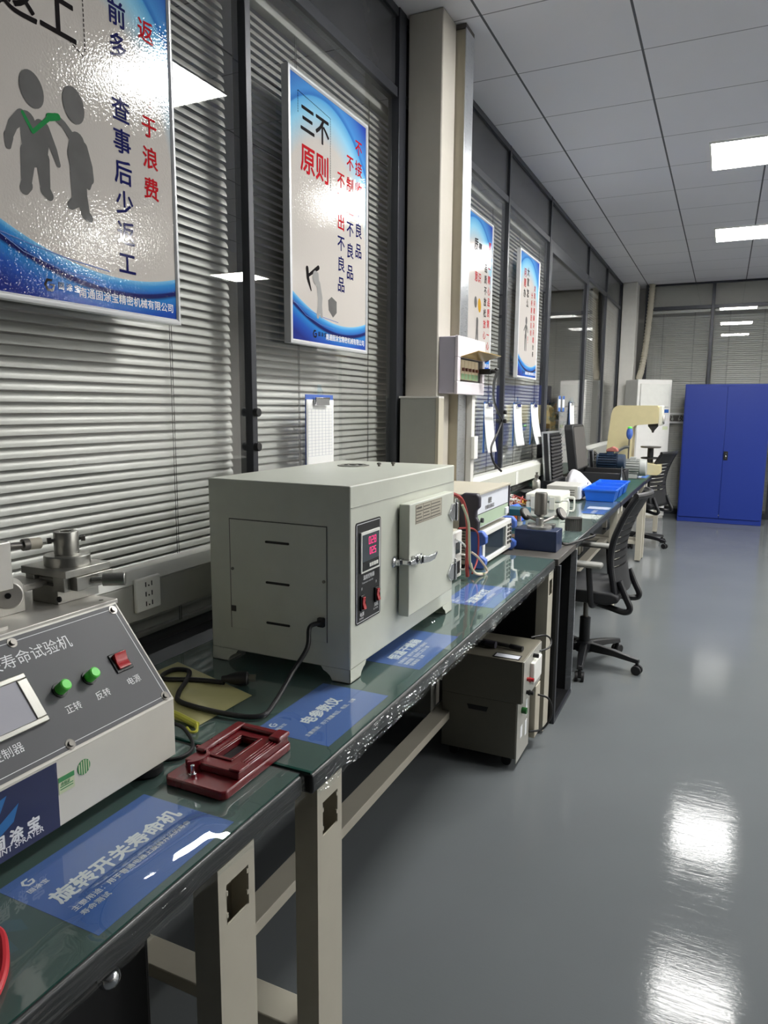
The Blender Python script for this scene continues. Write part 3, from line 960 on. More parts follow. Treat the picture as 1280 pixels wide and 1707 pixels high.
# ------------------------------------------------------------------ benches
ZB = 0.78
def bench(y0, y1, xf, label, inset=0.02):
    xb = -1.298
    t = thing('workbench', label, 'workbench', ((xf + xb) / 2, (y0 + y1) / 2, 0), 'benches in a row along the glass wall')
    b = MB()
    b.use(0).box(xb, xf, y0, y1, ZB - 0.042, ZB - 0.003)
    b.build('tabletop', 'bench_edge', t, bevel=0.006, seg=3)
    MB().box(xb + 0.002, xf - 0.006, y0 + 0.003, y1 - 0.003, ZB - 0.004, ZB).build('green_mat', 'bench_green', t)
    for yy in (y0 + 0.02, y1 - inset - 0.095):
        lg = MB()
        # front leg: square tube with a cut-out in its face
        x1, x0 = xf - 0.002, xf - 0.052
        z1 = ZB - 0.042
        if abs(yy) < 90:
            h0, h1, a, bb = 0.632, 0.702, yy + 0.020, yy + 0.078
            # face made of four strips round the hole
            lg.box(x1 - 0.003, x1, yy, a, 0.012, z1); lg.box(x1 - 0.003, x1, bb, yy + 0.095, 0.012, z1)
            lg.box(x1 - 0.003, x1, a, bb, 0.012, h0); lg.box(x1 - 0.003, x1, a, bb, h1, z1)
            for q in (0.012, 0.050):
                lg.box(x1 - 0.003, x1, a - 0.001, a + 0.004, h0 + q, h0 + q + 0.008)
                lg.box(x1 - 0.003, x1, bb - 0.004, bb + 0.001, h0 + q + 0.006, h0 + q + 0.014)
            lg.box(x0, x0 + 0.003, yy, yy + 0.095, 0.012, z1)
            lg.box(x0 + 0.003, x1 - 0.003, yy, yy + 0.003, 0.012, z1); lg.box(x0 + 0.003, x1 - 0.003, yy + 0.092, yy + 0.095, 0.012, z1)
        l1 = lg.build('leg', 'bench_paint', t)
        MB().cyl((x0 + 0.025, yy + 0.047, 0), (x0 + 0.025, yy + 0.047, 0.014), 0.02).build('foot', 'black', l1)
        l2 = MB().box(xb + 0.04, xb + 0.09, yy, yy + 0.095, 0.012, z1).build('leg', 'bench_paint', t, bevel=0.003)
        MB().cyl((xb + 0.065, yy + 0.047, 0), (xb + 0.065, yy + 0.047, 0.014), 0.02).build('foot', 'black', l2)
        MB().box(xb + 0.09, x0, yy + 0.010, yy + 0.085, 0.165, 0.198).build('cross_bar', 'bench_paint', t, bevel=0.003)
    MB().box(-1.020, -0.950, y0 + 0.105, y1 - inset - 0.085, 0.165, 0.198).build('stretcher', 'bench_paint', t, bevel=0.002)
    return t
bench(-0.85, 1.048, -0.657, 'nearest workbench carrying the grey test machine and dark red box', 0.150)
bench(1.055, 3.155, -0.640, 'workbench carrying the large oven and the oscilloscope')
bench(3.60, 5.375, -0.640, 'workbench past the black open cabinet, carrying the white case and blue bins')
bench(5.39, 7.20, -0.636, 'workbench between the blue bins and the grey motor')
bench(7.21, 9.00, -0.630, 'farthest workbench carrying the cream press')

# clear PVC covers with crinkled front hem
def cover(y0, y1, xf, label, seed, curl=None, amp=1.0):
    rnd = random.Random(seed)
    ph = [rnd.uniform(0, 6.28) for _ in range(12)]
    def wob(y):
        return sum(math.sin(y * f + p) for f, p in zip((7, 13, 21, 34, 55), ph)) / 5
    t = thing('clear_table_cover', label, 'table cover', (xf - 0.30, (y0 + y1) / 2, ZB + 0.0006), 'clear covers over the benches')
    def lump(y, x):
        if not curl:
            return 0.0
        cy, cw, ch = curl
        g = math.exp(-((y - cy) / cw) ** 6) * (1 + 0.5 * (max(0.0, cy + 0.10 - y) / 0.21) ** 2)
        q = (xf - 0.004 - x) / 0.045          # 0 at the front edge
        if q > 2.4:
            return 0.0
        return ch * g * (math.sin(min(q, 1.0) * PI / 2) if q < 1 else 0.5 + 0.5 * math.cos((q - 1) / 1.4 * PI)) * (1 + 0.015 * math.sin(y * 70))
    def top(a, b):
        y = y0 + (y1 - y0) * a; x = -1.29 + (xf + 1.29 - 0.004) * (1 - (1 - b) ** 2)
        z = ZB + 0.0016 + lump(y, x)
        return (x, y, z + 0.0004 * wob(y * 1.5 + x * 4))
    MB().grid(top, 120, 48).build('sheet', 'pvc', t, angle=180)
    def hem(a, b):
        y = y0 + (y1 - y0) * a
        fold = math.sin(b * 30 + 2.6 * math.sin(y * 11 + ph[3]) + 1.7 * math.sin(y * 29 + ph[4]) + 0.9 * math.sin(y * 67 + ph[6]))
        jag = sum(math.sin(y * f + p + b * k) for f, p, k in zip((37, 71, 113, 190, 260), ph[5:], (3, 5, 2, 7, 4))) / 3
        z = ZB + 0.0016 - (0.046 + 0.005 * wob(y * 2)) * b
        return (xf + 0.0035 + 0.003 * min(1, b * 3) + min(1, b * 3) * amp * (0.0022 * fold + 0.0010 * jag), y, z)
    MB().grid(hem, int(260 * (y1 - y0)), 48).build('crinkled_hem', 'film', t, angle=180)
    return t
cover(-0.80, 1.046, -0.657, 'clear plastic cover on the nearest bench, curling up at its front edge', 3, (0.735, 0.125, 0.022), 0.35)
cover(1.062, 3.15, -0.640, 'clear plastic cover with crinkled hem on the bench under the oven', 5, None, 1.25)
cover(3.605, 5.37, -0.640, 'clear plastic cover on the bench under the blue bins', 9)

# black open steel cabinet between the benches
t = thing('open_steel_cabinet', 'tall black open steel cabinet standing between the second and third bench', 'cabinet', (-0.96, 3.37, 0))
def ocab():
    x0, x1, y0, y1, z1 = -1.28, -0.63, 3.165, 3.592, ZB
    MB().box(x0, x1, y0, y0 + 0.012, 0, z1 - 0.03).build('side_panel', 'black', t)
    MB().box(x0, x1 - 0.02, y1 - 0.012, y1, 0, z1 - 0.03).build('side_panel', 'black', t)
    MB().box(x0, x0 + 0.01, y0 + 0.012, y1 - 0.012, 0, z1 - 0.03).build('back_panel', 'black', t)
    MB().box(x0 + 0.01, x1, y0 + 0.012, y1 - 0.012, 0, 0.012).build('bottom_panel', 'black', t)
    MB().box(x0, x1 + 0.002, y0, y1, z1 - 0.03, z1).build('top', 'shelf_dark', t, bevel=0.003)
    MB().box(x1, x1 + 0.012, y0, y0 + 0.022, 0, z1 - 0.03).build('post', 'frame_dark', t, bevel=0.001)
    MB().box(x1 - 0.02, x1 + 0.010, y1 - 0.014, y1 + 0.002, 0, z1 - 0.03).build('post', 'alu', t, bevel=0.001)
    MB().box(x1, x1 + 0.012, y0 + 0.022, y1 - 0.014, 0, 0.018).build('sill_rail', 'frame_dark', t)
    MB().box(x0 + 0.01, x1 - 0.25, y0 + 0.012, y1 - 0.012, 0.36, 0.375).build('shelf', 'frame_black', t)
ocab()
t = thing('loose_bracket', 'crumpled clear plastic scrap on the floor of the black open cabinet', 'scrap', (-0.72, 3.40, 0.012))
MB().grid(lambda a, b: (-0.78 + 0.12 * a, 3.36 + 0.10 * b, 0.018 + 0.03 * abs(math.sin(a * 9 + b * 5) * math.sin(b * 8))), 10, 10).build('film', 'acrylic', t)

# ------------------------------------------------------------------ name cards under the covers
def card(x0, x1, y0, y1, title, lines, label, tsize, tu, tv, lsize, lu, lv, mark=True):
    z = ZB + 0.0003
    t = thing('name_card', label, 'card', ((x0 + x1) / 2, (y0 + y1) / 2, z - 0.0002), 'blue equipment cards under the clear covers')
    MB().box(x0, x1, y0, y1, z - 0.0002, z + 0.0003).build('blue_sheet', 'card_blue', t)
    mb = MB()
    X, Y = (0, 1, 0), (-1, 0, 0)
    zz = z + 0.0005
    write(mb, title, (x1 - tv, y0 + tu, zz), X, Y, tsize, 0.03)
    for i, s in enumerate(lines):
        write(mb, s, (x1 - lv + i * lsize * 1.35, y0 + lu, zz), X, Y, lsize, 0.012)
    if mark:
        logo(mb, (x0 + 0.022, y0 + 0.032, zz), X, Y, 0.020)
        write(mb, '固涂宝', (x0 + 0.046, y0 + 0.016, zz), X, Y, 0.011, 0.01)
    mb.build('lettering', 'white_ink', t)
    return t
card(-0.868, -0.676, 0.588, 0.868, '旋转开关寿命机', ['主要用途：用于普通电器上旋转开关的寿命', '寿命测试'], 'blue card in front of the grey test machine on the nearest bench', 0.0345, 0.020, 0.092, 0.0122, 0.018, 0.062)
card(-0.842, -0.667, 1.162, 1.443, '电参数仪', ['主要用途：用于测量电压、电流、功率'], 'blue card lying beside the dark red box and oven foot', 0.036, 0.068, 0.086, 0.0125, 0.018, 0.058)
card(-0.842, -0.666, 1.630, 1.930, '恒温干燥箱', ['主要用途：用于产品高温干燥测试', '温度范围：室温至二百五十度', '设备状态：正常'], 'blue card half under the front edge of the oven', 0.036, 0.040, 0.083, 0.0125, 0.018, 0.060, False)
card(-0.842, -0.660, 2.268, 2.560, '泄漏测试仪', ['主要用途：用于漏电流测试'], 'blue card lying in front of the oscilloscope', 0.040, 0.028, 0.078, 0.0125, 0.040, 0.048)
for (x0, x1, y0, y1, m, lab) in ((-0.80, -0.655, 4.90, 5.02, 'paper', 'white sheet just in front of the blue bins'), (-0.79, -0.66, 4.66, 4.86, 'card_blue', 'blue card between two white sheets before the blue bins'),
        (-0.78, -0.655, 4.44, 4.62, 'paper', 'white sheet nearest the pen cup'), (-0.86, -0.65, 7.35, 7.75, 'card_blue', 'blue card on the farthest bench by the grey motor'),
        (-0.84, -0.66, 7.85, 8.15, 'paper', 'white sheet at the foot of the cream press')):
    o = MB().box(x0, x1, y0, y1, ZB + 0.0002, ZB + 0.001).build('sheet', m)
    tag(o, lab, 'sheet', 'loose sheets under the far covers')
    if m == 'card_blue':
        mb = MB()
        write(mb, '耐压测试仪' if y0 < 6 else '扭力测试机', (x1 - 0.055, y0 + 0.025, ZB + 0.0012), (0, 1, 0), (-1, 0, 0), 0.032, 0.03)
        mb.build('lettering', 'white_ink', o)

# ------------------------------------------------------------------ drying oven
def oven():
    x0, x1, y0, y1, z0, z1 = -1.194, -0.778, 1.462, 2.180, 0.815, 1.266
    t = thing('drying_oven', 'large pale grey bench oven with latched door and red digital display', 'oven', ((x0 + x1) / 2, (y0 + y1) / 2, ZB + 0.002))
    b = MB().box(x0, x1, y0, y1, z0, z1)
    b.build('body', 'oven', t, bevel=0.004, seg=3)
    # lid band and plinth seams
    MB().box(x1 - 0.001, x1 + 0.0012, y0 + 0.004, y1 - 0.004, 1.213, 1.2145).build('seam', 'trunk_grey', t)
    # four shaped feet
    zt = ZB + 0.002
    for (xx, sx) in ((x1, -1), (x0, 1)):
        for (yy, sy) in ((y0, 1), (y1, -1)):
            f = MB()
            prof = [(0, 0), (0.040, 0), (0.047, -0.006), (0.052, -0.013), (0.062, -0.018), (0.074, -0.0325 + 0.010), (0.090, 0)]
            out = [(yy + sy * 0.0, z0 + 0.001), (yy, zt), (yy + sy * 0.055, zt), (yy + sy * 0.060, zt + 0.012), (yy + sy * 0.070, zt + 0.020), (yy + sy * 0.080, zt + 0.024), (yy + sy * 0.086, z0 + 0.001)]
            f.prism(out, 'x', xx, xx + sx * 0.002)
            out = [(xx, z0 + 0.001), (xx, zt), (xx + sx * 0.050, zt), (xx + sx * 0.056, zt + 0.012), (xx + sx * 0.066, zt + 0.020), (xx + sx * 0.075, zt + 0.024), (xx + sx * 0.082, z0 + 0.001)]
            f.prism(out, 'y', yy, yy + sy * 0.002)
            f.box(min(xx, xx + sx * 0.05), max(xx, xx + sx * 0.05), min(yy, yy + sy * 0.055), max(yy, yy + sy * 0.055), zt, zt + 0.002)
            f.build('foot', 'oven', t)
    # side service panel
    s = MB().box(-1.127, -0.842, y0 - 0.0015, y0 + 0.001, 0.878, 1.164).build('service_panel', 'oven', t, bevel=0.0008)
    g = MB()
    for (a, b2, c, d) in ((-1.1285, -1.127, 0.877, 1.165), (-0.842, -0.8405, 0.877, 1.165), (-1.1285, -0.8405, 1.164, 1.166)):
        g.box(a, b2, y0 - 0.0016, y0 - 0.0001, c, d)
    g.build('gap_line', 'shelf_dark', s)
    for z in (1.114, 1.010, 0.905):
        sl = MB()
        sl.box(-1.015, -0.950, y0 - 0.003, y0 - 0.0012, z - 0.003, z + 0.003)
        sl.cyl((-1.015, y0 - 0.003, z), (-1.015, y0 - 0.0012, z), 0.003, n=10)
        sl.cyl((-0.950, y0 - 0.003, z), (-0.950, y0 - 0.0012, z), 0.003, n=10)
        sl.build('vent_slot', 'black', s)
    for (xx, z) in ((-1.120, 1.035), (-0.849, 1.030)):
        MB().cyl((xx, y0 - 0.004, z), (xx, y0 - 0.001, z), 0.004, n=12).build('screw', 'steel_dark', s)
    MB().box(-1.1275, -1.112, y0 - 0.003, y0 - 0.001, 0.922, 0.937).build('latch_hole', 'shelf_dark', s)
    MB().box(-0.864, -0.846, y0 - 0.012, y0 - 0.001, 0.917, 0.940).build('cord_gland', 'black', t, bevel=0.002)
    # control panel
    def rrect(ya, yb, za, zb, r=0.008, n=5):
        out = []
        for cy, cz, a0 in ((yb - r, za + r, -90), (yb - r, zb - r, 0), (ya + r, zb - r, 90), (ya + r, za + r, 180)):
            for k in range(n + 1):
                a = math.radians(a0 + 90 * k / n)
                out.append((cy + r * math.cos(a), cz + r * math.sin(a)))
        return out
    c = MB().prism(rrect(1.488, 1.626, 0.920, 1.174), 'x', x1, x1 + 0.0015).build('control_panel', 'black', t)
    ln = MB()
    for (a, b2, cc, d) in ((1.492, 1.4935, 0.926, 1.168), (1.6205, 1.622, 0.926, 1.168), (1.494, 1.620, 1.1685, 1.170), (1.494, 1.620, 0.924, 0.9255)):
        ln.box(x1 + 0.0015, x1 + 0.0018, a, b2, cc, d)
    ln.build('white_border', 'white_ink', c)
    d = MB().box(x1 + 0.0015, x1 + 0.006, 1.509, 1.612, 1.046, 1.148).build('display_frame', 'white_plastic', c, bevel=0.001)
    MB().box(x1 + 0.006, x1 + 0.0064, 1.514, 1.607, 1.074, 1.141).build('display_glass', 'screen_dark', d)
    MB().box(x1 + 0.006, x1 + 0.0064, 1.514, 1.607, 1.051, 1.074).build('key_strip', 'black_gloss', d)
    digs = {'0': 'abcdef', '2': 'abged', '8': 'abcdefg', '5': 'afgcd', '1': 'bc', '6': 'afgedc', '.': ''}
    led = MB()
    def seven(ch, y, z, w2, h2):
        th = 0.0022
        seg = {'a': (y, y + w2, z + h2 - th, z + h2), 'd': (y, y + w2, z, z + th), 'g': (y, y + w2, z + h2 / 2 - th / 2, z + h2 / 2 + th / 2),
               'f': (y, y + th, z + h2 / 2, z + h2), 'e': (y, y + th, z, z + h2 / 2), 'b': (y + w2 - th, y + w2, z + h2 / 2, z + h2), 'c': (y + w2 - th, y + w2, z, z + h2 / 2)}
        for k in digs[ch]:
            a, b3, c3, d3 = seg[k]
            led.box(x1 + 0.0064, x1 + 0.0067, a, b3, c3, d3)
    for i, ch in enumerate('028'):
        seven(ch, 1.548 + i * 0.015, 1.114, 0.011, 0.019)
    for i, ch in enumerate('025'):
        seven(ch, 1.553 + i * 0.013, 1.088, 0.0095, 0.018)
    led.build('red_digits', 'led_red', d)
    k = MB()
    for i in range(4):
        k.box(x1 + 0.0064, x1 + 0.0072, 1.552 + i * 0.0125, 1.562 + i * 0.0125, 1.057, 1.066)
    k.build('keys', 'white_plastic', d)
    tx = MB()
    xt = x1 + 0.0018
    write(tx, '温度控制器', (xt, 1.527, 1.028), WX, WY, 0.0125, 0.01)
    write(tx, 'Temperature controller', (xt, 1.520, 1.018), WX, WY, 0.0065)
    write(tx, '电源', (xt, 1.509, 0.938), WX, WY, 0.0115, 0.01)
    write(tx, 'POWER', (xt, 1.507, 0.930), WX, WY, 0.0065)
    write(tx, '风机', (xt, 1.589, 0.945), WX, WY, 0.0115, 0.01)
    write(tx, 'BLOWER', (xt, 1.585, 0.937), WX, WY, 0.0065)
    write(tx, '开', (xt, 1.516, 1.003), WX, WY, 0.008)
    write(tx, '开', (xt, 1.596, 1.006), WX, WY, 0.008)
    tx.build('lettering', 'white_ink', c)
    for yy, zz in ((1.520, 0.972), (1.600, 0.976)):
        s2 = MB().box(x1 + 0.0015, x1 + 0.006, yy - 0.011, yy + 0.011, zz - 0.019, zz + 0.019).build('switch_frame', 'black', c, bevel=0.001)
        MB().prism([(x1 + 0.006, zz - 0.015), (x1 + 0.013, zz - 0.015), (x1 + 0.008, zz), (x1 + 0.010, zz + 0.015), (x1 + 0.006, zz + 0.015)], 'y', yy - 0.007, yy + 0.007).build('red_rocker', 'red_switch', s2, bevel=0.001)
    # door with latch and hinges
    dx = x1 + 0.035
    MB().box(x1 + 0.0005, x1 + 0.004, 1.752, 2.060, 0.900, 1.172).build('door_seal', 'trunk_grey', t)
    dr = MB().box(x1 + 0.004, dx, 1.734, 2.082, 0.882, 1.192).build('door', 'oven', t, bevel=0.003, seg=3)
    lb = MB().box(dx, dx + 0.0006, 1.775, 1.975, 1.132, 1.186).build('instruction_label', 'inst_beige', dr)
    tl = MB()
    for i in range(5):
        for j, (a, b2) in enumerate(((1.780, 1.825), (1.832, 1.885), (1.890, 1.965))):
            tl.box(dx + 0.0006, dx + 0.0009, a, b2 - 0.01 * ((i * 7 + j * 3) % 3) / 2, 1.138 + i * 0.009, 1.1405 + i * 0.009)
    for a in (1.777, 1.8285, 1.8875, 1.973):
        tl.box(dx + 0.0006, dx + 0.0009, a, a + 0.0008, 1.134, 1.184)
    for a in (1.134, 1.1835):
        tl.box(dx + 0.0006, dx + 0.0009, 1.777, 1.974, a, a + 0.0008)
    write(tl, '操作说明', (dx + 0.0008, 1.785, 1.1765 - 0.004), WX, WY, 0.008, 0.01)
    tl.build('print', 'shelf_dark', lb)
    zl = 1.037
    lt = MB()
    lt.lathe([(0.016, 0), (0.016, 0.004), (0.010, 0.008), (0.009, 0.016)], (x1, 1.712, zl), 'x')
    lt.box(x1 + 0.010, x1 + 0.020, 1.706, 1.740, zl - 0.008, zl + 0.008)
    lt.build('latch_keeper', 'chrome', t, bevel=0.001)
    h = MB()
    h.box(dx, dx + 0.012, 1.752, 1.798, zl - 0.013, zl + 0.013)
    h.cyl((dx + 0.012, 1.775, zl), (dx + 0.022, 1.775, zl), 0.012)
    h.box(x1 + 0.018, dx + 0.014, 1.716, 1.756, zl - 0.006, zl + 0.006)
    h.build('latch_body', 'chrome', dr, bevel=0.002)
    lv = MB()
    pts = [(dx + 0.020, 1.775, zl), (dx + 0.030, 1.800, zl - 0.001), (dx + 0.034, 1.830, zl + 0.000), (dx + 0.030, 1.862, zl + 0.006)]
    vs = []
    for i, p in enumerate(pts):
        hh = (0.010, 0.009, 0.0075, 0.004)[i]
        tt = (0.006, 0.005, 0.004, 0.003)[i]
        for dxx, dz in ((-tt, -hh), (tt, -hh), (tt, hh), (-tt, hh)):
            vs.append((p[0] + dxx, p[1], p[2] + dz))
    fs = [(0, 3, 2, 1), (12, 13, 14, 15)]
    for i in range(3):
        for k2 in range(4):
            fs.append((i * 4 + k2, i * 4 + (k2 + 1) % 4, i * 4 + 4 + (k2 + 1) % 4, i * 4 + 4 + k2))
    lv.add(vs, fs)
    lv.build('latch_lever', 'chrome', dr, bevel=0.0015)
    for zz in (1.128, 0.938):
        hg = MB()
        hg.prism([(2.030, zz), (2.060, zz + 0.028), (2.095, zz + 0.020), (2.095, zz - 0.020), (2.060, zz - 0.026)], 'x', dx, dx + 0.006)
        hg.cyl((dx + 0.004, 2.092, zz - 0.028), (dx + 0.004, 2.092, zz + 0.028), 0.0075)
        hg.cyl((dx + 0.004, 2.092, zz + 0.028), (dx + 0.004, 2.092, zz + 0.040), 0.004)
        hg.box(x1, dx + 0.002, 2.100, 2.106, zz - 0.018, zz + 0.018)
        hg.box(x1, x1 + 0.004, 2.106, 2.150, zz - 0.018, zz + 0.018)
        hg.build('hinge', 'chrome', t, bevel=0.001)
    # top vent
    v = MB()
    v.lathe([(0.050, 0), (0.050, 0.003), (0.040, 0.004), (0.040, 0.0025), (0.012, 0.0025), (0.012, 0.006), (0.0, 0.006)], (-1.045, 1.985, z1))
    v.build('vent_ring', 'steel', t)
    for q in range(6):
        a = q * PI / 3
        MB().cyl((-1.045 + 0.026 * math.cos(a), 1.985 + 0.026 * math.sin(a), z1 + 0.003), (-1.045 + 0.026 * math.cos(a), 1.985 + 0.026 * math.sin(a), z1 + 0.0035), 0.007, n=12).build('vent_hole', 'black', t)
    for (xx, yy) in ((-0.965, 2.005), (-0.935, 2.045)):
        sb = MB().cyl((xx, yy, z1), (xx, yy, z1 + 0.012), 0.004, n=12)
        sb.cyl((xx, yy, z1 + 0.006), (xx, yy, z1 + 0.011), 0.007, n=8)
        sb.build('terminal_bolt', 'steel_dark', t)
    cd = MB().tube([(-0.855, y0 - 0.010, 0.928), (-0.870, y0 - 0.035, 0.922), (-0.862, y0 - 0.060, 0.880), (-0.872, y0 - 0.110, 0.835), (-0.862, 1.265, 0.798), (-0.858, 1.205, 0.7895), (-0.925, 1.180, 0.7895), (-1.054, 1.183, 0.7895),
        (-1.098, 1.218, 0.7895), (-1.141, 1.300, 0.7905), (-1.175, 1.342, 0.7905), (-1.215, 1.330, 0.7895), (-1.200, 1.275, 0.7895), (-1.118, 1.305, 0.7895), (-1.045, 1.318, 0.791)], 0.0058, n=10)
    cd.build('power_cord', 'black', t)
    pg = MB()
    pg.lathe([(0.007, 0), (0.009, 0.012), (0.013, 0.022), (0.017, 0.040), (0.017, 0.060), (0.013, 0.064)], (0, 0, 0), 'z', n=16)
    d = Vector((0.062, 0.035, 0.0)).normalized()
    rot = d.to_track_quat('Z', 'Y').to_matrix()
    pg.v = [tuple(rot @ Vector(p) + Vector((-1.050, 1.316, 0.800))) for p in pg.v]
    pg.build('plug', 'black', t)
    pn = MB()
    e = Vector((-1.050, 1.316, 0.800)) + d * 0.063
    sd = Vector((-d.y, d.x, 0))
    for o2, up in ((sd * 0.007, 0.004), (sd * -0.007, 0.004), (Vector((0, 0, 0)), -0.006)):
        pn.obox(e + o2 + d * 0.009 + Vector((0, 0, up)), d * 0.009, sd * 0.0008, (0, 0, 0.003))
    pn.build('plug_pin', 'steel', t)
    return t
oven()
t = thing('crumpled_wrap', 'crumpled clear plastic wrap under the right front of the oven', 'wrap', (-0.82, 2.03, ZB + 0.002))
MB().grid(lambda a, b: (-0.855 + 0.075 * a, 1.96 + 0.14 * b, ZB + 0.0025 + 0.026 * abs(math.sin(a * 7 + b * 4) * math.cos(b * 6)) * math.sin(PI * a) * math.sin(PI * b)), 16, 16).build('film', 'film', t)

# ------------------------------------------------------------------ rotary switch test machine
def test_machine():
    y0, y1 = 0.528, 0.966
    zb = 0.806
    A = Vector((-0.882, 0, 0.914)); B = Vector((-1.018, 0, 1.082))
    t = thing('switch_test_machine', 'cream and grey desktop test machine with sloping control panel at the left edge', 'test machine', (-1.02, (y0 + y1) / 2, ZB + 0.002))
    b = MB().prism([(-0.882, zb), (-0.882, 0.914), (-1.018, 1.078), (-1.215, 1.078), (-1.215, zb)], 'y', y0, y1)
    b.build('housing', 'machine_cream', t, bevel=0.002)
    up = (B - A).normalized(); nrm = Vector((-up.z, 0, up.x))
    nrm = Vector((up.z, 0, -up.x))
    L = (B - A).length
    def PP(y, u, h=0.0):
        return A + up * u + nrm * h + Vector((0, y, 0))
    def slab(mb, ya, yb, ua, ub, h0, h1):
        vs = [PP(y, u, h) for h in (h0, h1) for u in (ua, ub) for y in (ya, yb)]
        mb.add(vs, [(0, 2, 3, 1), (4, 5, 7, 6), (0, 1, 5, 4), (2, 6, 7, 3), (0, 4, 6, 2), (1, 3, 7, 5)])
        return mb
    slab(MB(), y0 + 0.001, y1 - 0.001, 0.001, L - 0.002, 0.0, 0.002).build('panel_border', 'machine_cream', t)
    pl = slab(MB(), y0 + 0.006, y1 - 0.005, 0.006, L - 0.006, 0.002, 0.0035).build('control_panel', 'panel_grey', t)
    ln = MB()
    for a, b2, c, d in ((y0 + 0.014, y1 - 0.014, 0.0125, 0.0135), (y0 + 0.014, y1 - 0.014, L - 0.0145, L - 0.0135), (y0 + 0.014, y0 + 0.0155, 0.0135, L - 0.0145), (y1 - 0.0155, y1 - 0.014, 0.0135, L - 0.0145)):
        slab(ln, a, b2, c, d, 0.0035, 0.0038)
    ln.build('border_line', 'white_ink', pl)
    for yy in (y1 - 0.017, (y0 + y1) / 2 - 0.008, y0 + 0.017):
        for u in (0.0125, L - 0.0155):
            m = MB()
            m.cyl(PP(yy, u, 0.0035), PP(yy, u, 0.0045), 0.0085, n=16)
            m.cyl(PP(yy, u, 0.0045), PP(yy, u, 0.008), 0.005, 0.0045, n=14)
            m.build('screw', 'steel_dark', pl)
    for yy in (0.770, 0.829):
        m = MB()
        m.cyl(PP(yy, 0.099, 0.0035), PP(yy, 0.099, 0.006), 0.013, n=24)
        m.build('button_collar', 'black', pl)
        m = MB()
        for (r0, r1, a, b2) in ((0.0095, 0.0095, 0.006, 0.024), (0.0095, 0.0075, 0.024, 0.026)):
            m.cyl(PP(yy, 0.099, a), PP(yy, 0.099, b2), r0, r1, n=24)
        m.build('push_button', 'green_btn', pl)
    sw = slab(MB(), 0.884, 0.921, 0.085, 0.122, 0.0035, 0.006).build('switch_frame', 'black', pl, bevel=0.001)
    m = MB()
    vs = [PP(y, u, h) for y in (0.889, 0.916) for u, h in ((0.090, 0.006), (0.090, 0.010), (0.103, 0.0095), (0.118, 0.016), (0.118, 0.006))]
    m.add(vs, [(0, 1, 2, 3, 4), (9, 8, 7, 6, 5), (0, 5, 6, 1), (1, 6, 7, 2), (2, 7, 8, 3), (3, 8, 9, 4), (4, 9, 5, 0)])
    m.build('red_rocker', 'red_switch', sw, bevel=0.001)
    tx = MB()
    Y = tuple(up)
    write(tx, '旋转开关寿命试验机', PP(0.600, 0.163, 0.0037), WX, Y, 0.0262, 0.0)
    tx.build('title_lettering', 'white_ink', pl)
    tx = MB()
    write(tx, '正转', PP(0.761, 0.058, 0.0037), WX, Y, 0.0155, 0.0)
    write(tx, '反转', PP(0.822, 0.058, 0.0037), WX, Y, 0.0155, 0.0)
    write(tx, '电源', PP(0.892, 0.058, 0.0037), WX, Y, 0.0155, 0.0)
    write(tx, '控制器', PP(0.620, 0.036, 0.0037), WX, Y, 0.0175, 0.0)
    tx.build('button_lettering', 'white_ink', pl)
    fr = MB()
    ya, yb, ua, ub = 0.575, 0.726, 0.060, 0.146
    for a, b2, c, d in ((ya, yb, ua, ua + 0.009), (ya, yb, ub - 0.009, ub), (ya, ya + 0.015, ua + 0.009, ub - 0.009), (yb - 0.018, yb, ua + 0.009, ub - 0.009)):
        slab(fr, a, b2, c, d, 0.0035, 0.011)
    sf = fr.build('touch_screen_frame', 'steel', pl, bevel=0.0015)
    slab(MB(), ya + 0.015, yb - 0.018, ua + 0.009, ub - 0.009, 0.0035, 0.009).build('screen', 'screen', sf)
    # stickers on the front
    xf = -0.882
    st = MB().box(xf, xf + 0.0008, y0 + 0.002, 0.707, zb + 0.001, 0.912).build('maker_sticker', 'navy', t)
    lg = MB()
    xs = xf + 0.001
    for q in ([(0.572, 0.862), (0.606, 0.872), (0.622, 0.902), (0.598, 0.897), (0.590, 0.880)], [(0.578, 0.855), (0.604, 0.862), (0.640, 0.882), (0.630, 0.858), (0.598, 0.842)]):
        lg.add([(xs, p[0], p[1]) for p in q], [tuple(range(len(q)))])
    lg.build('star_logo', 'blue_logo', st)
    tx = MB()
    write(tx, '固 涂 宝', (xs, 0.593, 0.828), WX, WY, 0.0225, 0.035)
    tx.build('name_lettering', 'white_ink', st)
    tx = MB()
    write(tx, 'PAINT SPRAYER', (xs, 0.590, 0.817), WX, WY, 0.0125, 0.01)
    tx.build('english_lettering', 'white_ink', st)
    s2 = MB().box(xf, xf + 0.0008, 0.7085, 0.738, 0.858, 0.885).build('pass_sticker', 'sticker_pale', t)
    g = MB().box(xf + 0.0008, xf + 0.001, 0.7085, 0.738, 0.877, 0.885)
    write(g, '合格证', (xf + 0.0011, 0.712, 0.871), WX, WY, 0.006, 0.01)
    for z in (0.868, 0.864):
        g.box(xf + 0.0008, xf + 0.001, 0.711, 0.735, z, z + 0.0015)
    g.build('green_print', 'sticker_green', s2)
    m = MB().cyl((xf, 0.757, 0.881), (xf + 0.0008, 0.757, 0.881), 0.0125, n=30).build('round_sticker', 'sticker_green', t)
    g = MB()
    for i in range(5):
        hh = 0.012 * math.sqrt(max(0, 1 - ((i - 2) / 2.6) ** 2))
        g.box(xf + 0.0008, xf + 0.001, 0.757 + (i - 2) * 0.0045 - 0.001, 0.757 + (i - 2) * 0.0045 + 0.001, 0.881 - hh, 0.881 + hh)
    g.build('white_stripes', 'sticker_pale', m)
